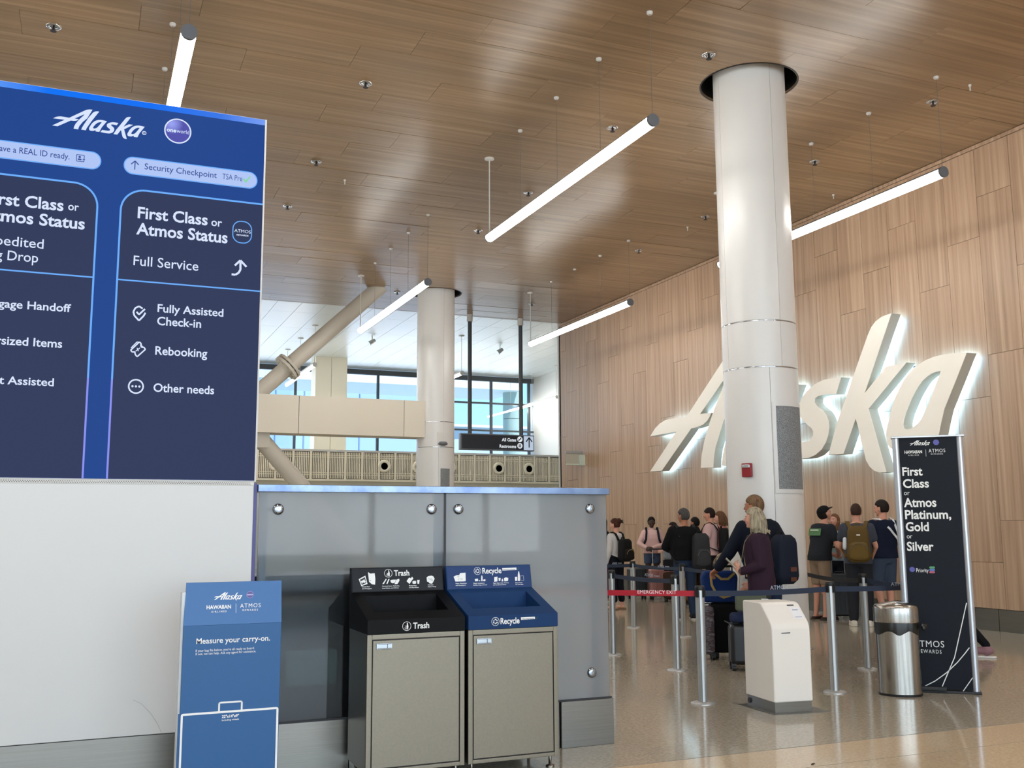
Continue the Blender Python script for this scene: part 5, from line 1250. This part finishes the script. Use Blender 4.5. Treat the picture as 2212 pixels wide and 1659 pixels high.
        if kd in ('bob', 'long'):
            Lb = .15 if kd == 'bob' else .30; rs = []; nn = 56
            for i in range(15):
                z = .05 - (Lb + .05) * i / 14; f = i / 14; ring = []
                wx, wy = .084 + .018 * math.sin(f * 2.4), .098 + .022 * math.sin(f * 2.6)
                if kd == 'long': wx, wy = .084 + .0 * f, .096 - .02 * f
                if kd == 'bob' and f > .75: wx -= .03 * (f - .75) * 4 * .5; 
                for j in range(nn):
                    a_ = 2 * PI * j / nn; ang = a_; rr = 1 + .03 * math.sin(a_ * 17 + z * 25) + .02 * math.sin(a_ * 37 + 2)
                    x_, y_ = math.sin(a_) * wx * rr, math.cos(a_) * wy * rr - .012 - .02 * f
                    aa_ = abs((a_ + PI) % (2 * PI) - PI)
                    lim = math.radians(58 + 8 * f)
                    if aa_ < lim: y_ = min(y_, .03); x_ *= .85
                    if kd == 'bob' and f > .8 and aa_ > 2.2: y_ -= .035 * (f - .8) * 5
                    ring.append(Hh(x_, y_, z + (.02 * math.sin(a_ * 9) if f > .9 else 0)))
                rs.append(ring)
            m.rings(rs)
        if kd == 'bun':
            m.ell(Hh(0, -.10, .055), (.06, .05, .06), HM, 30, 16, fn=lambda p: p * (1 + .05 * math.sin(p.x * 200) + .04 * math.sin(p.z * 160)))
            for i in range(4): m.capsule(Hh(.01 * i, -.12, .06), Hh(-.03 + .025 * i, -.165, .07 - .02 * i), .014, .006, 8)
        obj('hair', fin(m), hmat, t, world=False)
    if eyes:
        m = MB()
        for s_ in (-1, 1): m.ell(Hh(s_ * .031, .0835, .002), (.012, .007, .0065), HM, 10, 6)
        obj('eyes', fin(m), mat('eye white', '#b9aea6', .3), t, world=False)
        m = MB()
        for s_ in (-1, 1): m.ell(Hh(s_ * .031, .0885, .002), (.0055, .004, .0055), HM, 8, 6); m.capsule(Hh(s_ * .018, .092, .022), Hh(s_ * .046, .083, .024), .0035, .0025, 6)
        obj('irises_and_brows', fin(m), mat('iris brown', '#2a1d16', .4), t, world=False)
        m = MB(); m.ell(Hh(0, .093, -.053), (.019, .006, .006), HM, 10, 6); obj('lips', fin(m), mat('lips', '#8f4f48' if sk != 'dark' else '#5a2f28', .4), t, world=False)
    t['k'] = k
    return t, dict(U=U, k=k, AR=AR, LL=LL, H=Hh, HM=HM, HC=HC, sw=sw_, fin=fin, nb=nb, rz=rz, pos=pos, T=T)
def shade(c, f):
    c = c.lstrip('#'); c = ''.join(q * 2 for q in c) if len(c) == 3 else c; return '#' + ''.join('%02x' % min(255, int(int(c[i:i + 2], 16) * f)) for i in (0, 2, 4))
def gp(px, py): p_ = at(px, py, Z=0); return (p_.x, p_.y)

def backpack(D, label, col, size=(.30, .17, .46), off=(0, -.235, 1.17), strap=None, pocket=True, trim=None, patches=None, group=None, hang=None, tilt=0.0):
    """a bag on somebody's back: its own thing, same frame as its wearer"""
    b = thing('backpack', label, 'backpack', (D['pos'][0], D['pos'][1], 0), D['rz'], group); k = D['k']
    w, d, h_ = size; o_ = Vector(off); M = fabric('pack ' + col, col, .7); MS = fabric('strap ' + (strap or shade(col, .7)), strap or shade(col, .7), .8)
    R_ = Matrix.Rotation(tilt, 3, 'X'); UU = D['U']; oc = UU(o_)
    tr = lambda v: (oc + R_ @ v) * k
    def bag(cx, cy, cz, w, d, h_, taper=.85):
        m = MB(); rs = []; n = 28
        for i in range(13):
            f = i / 12; z = -h_ / 2 + h_ * f; e = 1 - max(0, abs(f - .5) * 2 - .7) ** 2 * 4.5; wt = (1 - (1 - taper) * f)
            rs.append([tr(Vector((cx + w / 2 * wt * e * math.copysign(abs(math.cos(t_)) ** .55, math.cos(t_)), cy + d / 2 * e * math.copysign(abs(math.sin(t_)) ** .55, math.sin(t_)), cz + z))) for t_ in (2 * PI * q / n for q in range(n))])
        return m.rings(rs)
    obj('main_compartment', bag(0, 0, 0, w, d, h_), M, b, world=False)
    if pocket: 
        pk_ = obj('front_pocket', bag(0, -d / 2 - .02, -h_ * .18, w * .82, .07, h_ * .48, .9), fabric('pocket ' + shade(col, 1.12), shade(col, 1.12), .7), b, world=False)
        m = MB(); zz = -h_ * .18 + h_ * .2; m.path([tr(Vector((x_ * w * .36, -d / 2 - .062, zz - abs(x_) ** 3 * .08))) for x_ in (-1, -.7, -.35, 0, .35, .7, 1)], .0045 * k, 6)
        obj('zip', m, mat('zip ' + (trim or '#55524c'), trim or '#55524c', .5), pk_, world=False)
    m = MB(); m.path([tr(Vector((-.05, d * .3, h_ / 2 - .02))), tr(Vector((-.03, d * .3, h_ / 2 + .03))), tr(Vector((.03, d * .3, h_ / 2 + .03))), tr(Vector((.05, d * .3, h_ / 2 - .02)))], .009 * k, 6); obj('grab_handle', m, MS, b, world=False)
    sw_ = D['sw']
    for s_ in (-1, 1):
        x_ = s_ * (sw_ - .065); q = [(x_ * .7, off[1] + d * .45, off[2] + h_ * .40), (x_ * .9, -.09, 1.455), (x_, -.02, 1.492), (x_, .07, 1.455), (x_ * 1.05, .142, 1.33), (x_ * 1.2, .145, 1.20), (x_ * 1.45, .07, 1.08), (x_ * 1.2, off[1] + d * .4, off[2] - h_ * .36)]
        m = MB(); m.ribbon([UU(Vector(p_)) * k for p_ in q], [(s_ * .25 + 1, 0, 0)] * 8, .055 * k, .012 * k); obj('strap', m, MS, b, world=False)
    if patches:
        for (cx, cz, pw, ph, pc) in patches:
            m = MB(); m.prism([(-pw / 2, -ph / 2), (pw / 2, -ph / 2), (pw / 2, ph / 2), (-pw / 2, ph / 2)], lambda a_, b_, q: tr(Vector((cx + a_, -d / 2 - (.065 if pocket else .004) - .004 * q, cz + b_)))); obj('patch', m, mat('patch ' + pc, pc, .6), b, world=False)
    return b

def suitcase(label, pos, face, size, col, handle=0.0, ribs=True, soft=False, group=None, hcol='#9a9da2', name='suitcase', cat='suitcase', emblem=False, pattern=None, rough=.4):
    b = math.atan2(pos[0], pos[1]); t = thing(name, label, cat, (pos[0], pos[1], 0), math.radians(face) - b, group); w, d, h_ = size
    M = pattern or (fabric('case ' + col, col) if soft else mat('case ' + col, col, rough))
    obj('shell', MB().bb(-w / 2, w / 2, -d / 2, d / 2, .06, .06 + h_), M, t, .035 if not soft else .05, 4, world=False)
    if ribs:
        for i in range(5):
            x_ = -w * .36 + w * .18 * i
            for s_ in (-1, 1): obj('rib', MB().bb(x_ - .012, x_ + .012, s_ * d / 2 - .004, s_ * d / 2 + .004, .12, h_), M, t, .003, world=False)
    obj('zip_band', MB().bb(-w / 2 - .002, w / 2 + .002, -.007, .007, .075, .045 + h_), mat('zip black', '#15161a', .5), t, .03, 3, world=False)
    obj('carry_handle', MB().path([(-.07, 0, .06 + h_), (-.06, 0, .085 + h_), (.06, 0, .085 + h_), (.07, 0, .06 + h_)], .009, 8), M_DARK, t, world=False)
    for x_ in (-w * .38, w * .38):
        for y_ in (-d * .34, d * .34):
            wh = obj('wheel', MB().tube((x_ - .018, y_, .03), (x_ + .018, y_, .03), .03, n=16), M_BLACK, t, world=False)
            obj('caster', MB().bb(x_ - .024, x_ + .024, y_ - .02, y_ + .02, .035, .075), M_DARK, wh, world=False)
    if handle:
        tp = MB(); zt_ = .06 + h_ + handle
        for x_ in (-.1, .1): tp.tube((x_, d * .3, h_), (x_, d * .3, zt_), .008, n=8)
        obj('telescopic_rods', tp, mat('rod ' + hcol, hcol, .3, metal=.8), t, world=False); obj('grip', MB().capsule((-.115, d * .3, zt_), (.115, d * .3, zt_), .016, .016, 10), M_BLACK, t, world=False)
    if emblem:
        m = MB()
        for s_ in (-1, 1): m.prism([(0, 0), (s_ * .02, .012), (s_ * .065, .03), (s_ * .06, .015), (s_ * .02, -.006), (0, -.015)], lambda a, b_, k_: (a, -d / 2 - .002 - .002 * k_, h_ * .72 + b_))
        obj('emblem', m, M_ENDCAP, t, world=False)
    return t

# --- the pair at the column
W1 = Vector((6.70, 9.03, 0))
t, D = person('woman with grey blond hair in a dark purple fleece jacket, holding a phone', (W1.x, W1.y), 84, 1.70, 'pink', ('jacket', '#32202f', .84, .034), ('pants', '#3b3f40', 1.1), ('bob', '#a89c84'), fem=True, bulk=1.12, vox=.0075, lean=.07, head=(-4, -2),
              arms={'L': ((-.235, -.03, 1.13), (-.19, .20, 1.06), (.6, 0, .8), (.10, .5, .75), 42), 'R': ((.255, -.06, 1.12), (.22, .13, .93))}, shoes=('#3a3a3c', 0))
fin = D['fin']; k = D['k']
wl = D['AR']['L'][2]
m = MB(); m.prism([(-.02, 1.0), (.02, 1.0), (.035, 1.30), (.045, 1.42), (-.045, 1.42), (-.035, 1.30)], lambda a, b, q: D['U'](Vector((a, .150 + .012 * q - (.05 if b > 1.4 else 0), b)))); obj('shirt_front', fin(m), fabric('cream shirt', '#cfc6a4'), t, world=False)
m = MB(); e_, w_ = D['AR']['L'][1:]; dd_ = (w_ - e_).normalized(); m.tube(w_ - dd_ * .05, w_ - dd_ * .018, .037, .036, 20); obj('smartwatch', fin(m), mat('watch band', '#7f929b', .4), t, world=False)
ph = thing('phone', 'smartphone in a pale case held up by the woman in purple', 'phone', (W1.x, W1.y, 0), D['rz'])
pc = wl + Vector((.03, .105, .085)); Mp = Matrix.Rotation(-.75, 3, 'X') @ Matrix.Rotation(.25, 3, 'Z')
obj('case', fin(MB().box(pc, (.075, .012, .155), M=Mp)), mat('phone case', '#a9a592', .4), ph, .004, world=False); obj('glass', fin(MB().box(pc + Mp @ Vector((0, -.0075, 0)), (.068, .002, .146), M=Mp)), M_BLACK, ph, world=False)
gb = thing('handbag', 'grey green fabric bag hanging at the hip of the woman in purple', 'bag', (W1.x, W1.y, 0), D['rz'])
m = MB(); m.box((-.235, .1, .745), (.09, .33, .2)); obj('bag_body', fin(m), fabric('bag green', '#5b6253'), gb, .03, 3, world=False)
m = MB(); m.ribbon([Vector((-.24, .22, .84)) * k, Vector((-.225, .2, 1.1)) * k, Vector((-.16, .15, 1.38)) * k, Vector((-.10, .03, 1.535)) * k], (1, 0, 0), .018, .004); obj('bag_strap', m, fabric('strap tan', '#8d8062'), gb, world=False)

N1 = Vector((7.12, 9.50, 0))
t, D = person('tall man in a navy jacket with cropped brown hair behind the woman in purple', (N1.x, N1.y), 40, 1.87, 'tan', ('jacket', '#131928', .86, .06), ('pants', '#2c3a52', 1.05), ('short', '#7c6148'), bulk=1.25, vox=.010, lean=.24, head=(30, 0),
              arms={'L': ((-.36, .16, 1.13), (-.37, .34, .97), (0, 0, -1), (-.15, .8, -.5), 50), 'R': ((.27, -.04, 1.12), (.28, .08, .9))}, shoes=('#2b2b30', 0))
backpack(D, 'dark navy backpack with brown leather patches on the man beside the column', '#1a2130', (.29, .20, .50), (.01, -.28, 1.04), pocket=False, patches=[(.03, -.10, .08, .045, '#5f3626'), (.025, -.20, .075, .04, '#5f3626')])
# --- queue on the left
def P1(label, px, py, face, h, **kw): g = gp(px, py); return person(label, g, face, h, **kw)
t, D = P1('woman in a white long sleeved top and black trousers, brown hair clipped up', 1333, 1316, 48, 1.66, sk='pink', top=('long', '#c9c5c3', 1.0, .018), bottom=('pants', '#10131e', 1.25, .10), hair=('bun', '#4a2a1f'), fem=True, head=(12, 6), shoes=('#b58c6c', 1, '#7b5a42'))
backpack(D, 'black backpack with a brass zip worn by the woman in white', '#131315', (.32, .18, .44), (0, -.24, 1.14), trim='#8f7a4c')
hc = D['H'](0.0, -.115, .045); obj('hair_clip', D['fin'](MB().box(hc + D['HM'] @ Vector((.05, -.035, 0)), (.018, .03, .075), M=D['HM'])), mat('clip green', '#4d5a4c', .4), t, .004, world=False)
P1('dark haired person mostly hidden behind the glass partition edge', 1305, 1300, 60, 1.70, sk='tan', top=('tee', '#14151a', .92, .02), bottom=('pants', '#5d1530', 1.0), hair=('long', '#22130f'), fem=True, shoes=('#b58c6c', 1))
t, D = P1('woman in a pale pink hoodie and denim shorts leaning on a suitcase handle', 1411, 1287, 187, 1.72, sk='dark', top=('hoodie', '#d2ada6', .94, .035), bottom=('shorts', '#3f4d66'), hair=('short', '#120d0d'), fem=True, bulk=1.1, vox=.009,
           arms={'R': ((.30, .10, 1.16), (.16, .27, 1.07), (-1, 0, -.3)), 'L': ((-.28, .06, 1.14), (.02, .27, 1.06), (1, 0, -.3))}, shoes=('#8a8a8c', 0))
m = MB()
for s_ in (-1, 1): m.ribbon([Vector((s_ * .12, -.08, 1.46)) * D['k'], Vector((s_ * .125, .02, 1.52)) * D['k'], Vector((s_ * .13, .13, 1.42)) * D['k'], Vector((s_ * .15, .165, 1.26)) * D['k'], Vector((s_ * .2, .10, 1.12)) * D['k']], (1, 0, 0), .045, .012)
bb_ = thing('backpack', 'dark backpack whose straps show on the pink hoodie', 'backpack', t.location, D['rz']); obj('straps', m, fabric('strap dark', '#1a1c28'), bb_, world=False)
obj('main_compartment', MB().box(Vector((0, -.22, 1.2)) * D['k'], (.26, .12, .36)), fabric('strap dark', '#1a1c28'), bb_, .05, 4, world=False)
g_ = gp(1399, 1293); suitcase('black upright suitcase in front of the woman in the pink hoodie', (g_[0] - .24, g_[1] + .02), 20, (.38, .24, .58), '#17181b', handle=0, ribs=True)
g_ = gp(1421, 1294); suitcase('pink hard suitcase below the navy belts', (g_[0], g_[1] - .05), 12, (.40, .26, .56), '#a8746e', handle=.42, hcol='#c9c9cc')
g_ = gp(1446, 1293); suitcase('second pink suitcase behind the stanchion, right of the first one', (g_[0] + .16, g_[1] - .02), -10, (.32, .22, .52), '#996a67', handle=.50, hcol='#c9c9cc')
g_ = gp(1459, 1286)
t, D = P1('girl with long dark hair in a striped top behind the pink suitcases', 1459, 1291, 105, 1.60, sk='pink', top=('tee', '#33363f', .95, .02), bottom=('pants', '#2d3242', .95), hair=('long', '#2a1a16'), fem=True, head=(10, 12), shoes=('#c9c9c9', 0),
        arms={'L': ((-.22, .08, 1.1), (-.1, .28, 1.08), (1, 0, 0)), 'R': ((.22, .08, 1.1), (.1, .28, 1.08), (-1, 0, 0))})
gx = gp(1455, 1300)
tb = thing('duffel_bag', 'grey and black bag with a yellow edge standing on luggage beside the man in black', 'bag', (gx[0], gx[1], 0), -.5)
obj('lower_half', MB().bb(-.19, .19, -.11, .11, .62, .84), fabric('duffel black', '#17181c'), tb, .03, 3, world=False); obj('upper_half', MB().bb(-.185, .185, -.105, .105, .84, 1.06), fabric('duffel grey', '#7b7f85'), tb, .05, 4, world=False)
obj('cord', MB().path([(-.17, -.11, 1.02), (-.05, -.115, 1.075), (.12, -.115, 1.07), (.17, -.12, .98), (.19, -.12, .75)], .009, 6), mat('cord yellow', '#a5955f', .6), tb, world=False)
suitcase('brown and black suitcase carrying the grey and black bag', gx, -10, (.38, .24, .53), '#3a2a20', ribs=False, soft=True)

t, D = P1('grey haired man in a black pullover and blue jeans seen from behind', 1483, 1338, 18, 1.80, sk='tan', top=('long', '#0c0c0f', .93, .04), bottom=('pants', '#28374f', 1.12), hair=('short', '#4c4a4a'), bulk=1.2, head=(35, 0), vox=.010, shoes=('#1b1b1e', 0),
          arms={'L': ((-.30, .08, 1.14), (-.16, .3, 1.08), (1, 0, 0)), 'R': ((.28, -.0, 1.14), (.28, .2, 1.0), (-1, 0, 0))})
m = MB()
for s_ in (-1, 1): m.path([D['H'](s_ * .075, .0, .005), D['H'](s_ * .072, .085, .005), D['H'](s_ * .02, .104, .002)], .003, 6)
obj('glasses', D['fin'](m), M_ENDCAP, t, world=False)
backpack(D, 'large charcoal backpack slung on the right shoulder of the man in black', '#2f3033', (.30, .20, .56), (.20, -.22, 1.08), pocket=True)
suitcase('brown leather travel bag on the floor beside the jeans', gp(1500, 1306), -20, (.40, .22, .22), '#5a3c22', ribs=False, soft=True, name='travel_bag', cat='bag')
P1('black haired person mostly hidden behind the man in black', 1507, 1300, 60, 1.69, sk='tan', top=('tee', '#3a3a33', .95, .02), bottom=('pants', '#4a3a22', 1.0), hair=('short', '#0e0c0d'), shoes=('#222', 0))
t, D = P1('teenage boy in a pale pink t-shirt with brown fringe looking left', 1540, 1308, 78, 1.86, sk='fair', top=('tee', '#c6a3a1', .9, .03), bottom=('pants', '#15161a', 1.0), hair=('fringe', '#241713'), head=(8, 2), vox=.009, shoes=('#ddd', 0),
          arms={'L': ((-.27, .02, 1.13), (-.2, .22, .98), (1, 0, 0)), 'R': ((.25, 0, 1.12), (.2, .2, 1.0), (-1, 0, 0))})
backpack(D, 'black backpack on the boy in the pink t-shirt', '#121214', (.31, .18, .48), (0, -.25, 1.15))
P1('girl with light brown hair in a coral top beside the column', 1563, 1304, 82, 1.80, sk='pink', top=('tee', '#c07a74', .93, .02), bottom=('pants', '#22242c', 1.0), hair=('bob', '#6b4a32'), fem=True, head=(5, 4), shoes=('#ddd', 0))
# person bending over luggage, camouflage top
g_ = at(1566, 1343, Z=0)
t, D = person('person in a blotched camouflage shirt and grey trousers bending over luggage', (g_.x, g_.y), 300, 1.68, 'tan', ('long', '#9c8672', .93, .03), ('pants', '#77726a', 1.15), ('short', '#4a3226'), lean=1.0, head=(0, 20), bulk=1.05,
              arms={'L': ((-.25, .45, 1.05), (-.2, .55, .80), (1, 0, 0)), 'R': ((.25, .45, 1.05), (.2, .55, .80), (-1, 0, 0))}, shoes=('#444', 0))
for o in bpy.data.objects:
    if o.parent is t and o.name.startswith('long_sleeved'): o.data.materials[0] = noise_mat('camouflage', [(.36, '#57493c'), (.44, '#9a8872'), (.56, '#c3b298'), (.66, '#7d6b58')], (9, 9, 9), rough=.85, detail=2)
suitcase('black suitcase with raised grey pull rods, behind the white kiosk', gp(1573, 1420), 14, (.40, .25, .56), '#0f1012', handle=.42, hcol='#2c2e33', ribs=False, soft=True, emblem=True)
suitcase('patterned grey and brown suitcase behind the frontmost stanchion', gp(1526, 1424), 8, (.19, .22, .54), '#4a3f44', ribs=False, soft=True, pattern=noise_mat('marbled pattern', [(.35, '#2d2526'), (.47, '#6b6670'), (.53, '#3c2a2c'), (.68, '#8f8e97')], (6, 6, 14), rough=.6, detail=3))
suitcase('small black and blue wheeled bag against the left side of the kiosk', gp(1603, 1447), 10, (.25, .22, .42), '#17181b', ribs=False, soft=True, name='wheeled_bag', cat='bag')
bp_ = at(1592, 1392, Y=gp(1603, 1447)[1] - .05)
tag(obj('jacket_bundle', MB().ell((0, 0, 0), (.12, .09, .06), n=18, m=10, fn=lambda p: p * (1 + .12 * math.sin(p.x * 60) + .08 * math.sin(p.y * 80))).xf(lambda v: v + Vector((bp_.x + .07, bp_.y + .03, .545))), fabric('blue bundle', '#2a3350'), None), 'blue jacket bundled on the small wheeled bag by the kiosk', 'jacket')
# blue tote with yellow straps on the black suitcase
tq = gp(1560, 1420); tt = thing('tote_bag', 'royal blue tote bag with yellow straps standing on the black suitcase', 'bag', (tq[0], tq[1], .63), -math.atan2(*tq) + .15)
obj('bag_body', MB().prism([(-.20, 0), (.17, 0), (.20, .30), (.16, .36), (-.18, .36), (-.22, .30)], lambda a, b, k_: (a, -.11 + .22 * k_, b)), fabric('tote blue', '#162f63'), tt, .03, 3, world=False)
for yy in (-.115,): obj('strap', MB().ribbon([(-.12, yy, .33), (-.11, yy - .01, .2), (-.06, yy - .012, .10), (.02, yy - .012, .06), (.12, yy - .012, .09)], (0, 0, 1), .028, .004), mat('strap yellow', '#9c8040', .6), tt, world=False)
obj('strap', MB().ribbon([(-.08, -.118, .34), (0, -.125, .27), (.08, -.125, .27), (.16, -.118, .34)], (0, 0, 1), .028, .004), mat('strap yellow', '#9c8040', .6), tt, world=False)

# --- queue on the right
t, D = P1('man in a black cap, dark graphic t-shirt and khaki shorts looking down', 1777, 1338, 312, 1.84, sk='fair', top=('tee', '#22262c', .90, .035), bottom=('shorts', '#8a7763'), hair=('short', '#201814'), bulk=1.0, lean=.2, head=(-14, -30), vox=.009, shoes=('#3a2622', 1, '#2a1c18'),
          arms={'L': ((-.25, .10, 1.10), (-.05, .30, .99), (1, 0, 0)), 'R': ((.27, .12, 1.12), (.08, .32, 1.0), (-1, 0, 0))})
m = MB(); m.ell(D['H'](0, .0, .045), (.092, .108, .085), D['HM'], 28, 16, fn=lambda p: Vector((p.x, p.y, max(p.z, -.01)))); m.prism([(-.06, .08), (-.05, .15), (0, .175), (.05, .15), (.06, .08)], lambda a, b, q: D['H'](a, b, .035 + .008 * q - (b - .08) * .15)); obj('cap', D['fin'](m), fabric('cap black', '#0e0f12'), t, world=False)
m = MB(); m.prism([(-.13, 1.26), (.13, 1.26), (.13, 1.37), (-.13, 1.37)], lambda a, b, q: D['U'](Vector((a, -.165 - .006 * q + abs(a) * .12, b)))); obj('back_print', D['fin'](m), mat('print green', '#4f7a4e', .7), t, world=False)
m = MB(); m.prism([(-.09, 1.33), (.09, 1.33), (.09, 1.355), (-.09, 1.355)], lambda a, b, q: D['U'](Vector((a, -.173 - .004 * q + abs(a) * .12, b)))); obj('print_band', D['fin'](m), mat('print pale', '#aebfa8', .7), t, world=False)
P1('woman in a light blue top, face hidden behind the man in the black cap', 1813, 1332, 160, 1.70, sk='fair', top=('tee', '#93a9ad', .95, .025), bottom=('pants', '#1c1f27', 1.1), hair=('long', '#7a5238'), fem=True, head=(-10, -12), shoes=('#ccc', 0))
suitcase('tall black suitcase with a steel handle between the two men on the right', gp(1817, 1338), 5, (.44, .28, .68), '#0e0f12', handle=.42, hcol='#8d9096', ribs=True)
t, D = P1('man in a grey t-shirt and dark trousers carrying the olive backpack', 1862, 1352, 2, 1.84, sk='fair', top=('tee', '#3f434d', .88, .03), bottom=('pants', '#25262b', 1.3), hair=('buzz', '#3c2a22'), bulk=1.0, vox=.009, shoes=('#cfc8bb', 0, '#d8d0c0'),
          arms={'L': ((-.25, .05, 1.13), (-.16, .24, .99), (1, 0, 0)), 'R': ((.25, .05, 1.13), (.2, .22, .97), (-1, 0, 0))})
backpack(D, 'olive brown hiking backpack on the man in the grey t-shirt', '#5a4620', (.33, .2, .52), (0, -.25, 1.17), strap='#5f4a24', patches=[(-.0, .13, .05, .02, '#c9c3b4')])
obj('water_bottle', MB().capsule(Vector((-.185, -.24, 1.12)) * D['k'], Vector((-.18, -.24, 1.24)) * D['k'], .035, .03, 14), mat('bottle white', '#c9ccd0', .4), [o for o in bpy.data.objects if o.name.startswith('backpack')][-1], world=False)
t, D = P1('man in a navy t-shirt and blue grey shorts with white crossbody straps', 1919, 1346, 38, 1.90, sk='fair', top=('tee', '#141b2e', .92, .03), bottom=('shorts', '#3c4759'), hair=('short', '#241a16'), bulk=1.05, head=(28, 2), vox=.009, shoes=('#d8d8d8', 0),
          legs={'L': ((-.10, .06, .50), (-.04, .0, .09)), 'R': ((.08, .03, .50), (.02, -.08, .09))}, arms={'L': ((-.28, .0, 1.12), (-.27, .1, .86), (1, 0, 0))})
cbz = thing('crossbody_bag', 'white crossbody sling bag on the man in the navy t-shirt', 'bag', t.location, D['rz']); k = D['k']
obj('strap', MB().ribbon([Vector(q) * k for q in ((-.15, .12, 1.36), (-.13, .05, 1.49), (-.10, -.06, 1.48), (0, -.15, 1.34), (.12, -.155, 1.2), (.20, -.08, 1.12))], (1, 0, .5), .035, .006), fabric('strap white', '#cfd0d2'), cbz, world=False)
obj('strap', MB().ribbon([Vector(q) * k for q in ((.15, .12, 1.36), (.15, .03, 1.50), (.12, -.08, 1.47), (.12, -.165, 1.3), (.16, -.15, 1.15), (.2, -.05, 1.08))], (1, 0, 0), .035, .006), fabric('strap white', '#cfd0d2'), cbz, world=False)
obj('pouch', MB().box(Vector((.05, .19, 1.22)) * k, (.22, .06, .14)), fabric('strap white', '#cfd0d2'), cbz, .02, 3, world=False)
t, D = P1('person in black leggings hidden behind the banner, one foot showing', 2066, 1420, 90, 1.66, sk='fair', top=('tee', '#4a4a52', .92, .02), bottom=('pants', '#101116', .95), hair=('bob', '#3a2a20'), fem=True, shoes=('#8f6a70', 0, '#e5e0da'), eyes=False,
          legs={'L': ((-.08, .12, .50), (-.09, .20, .09)), 'R': ((.08, -.05, .5), (.085, -.34, .13), (.0, .15, 0))})
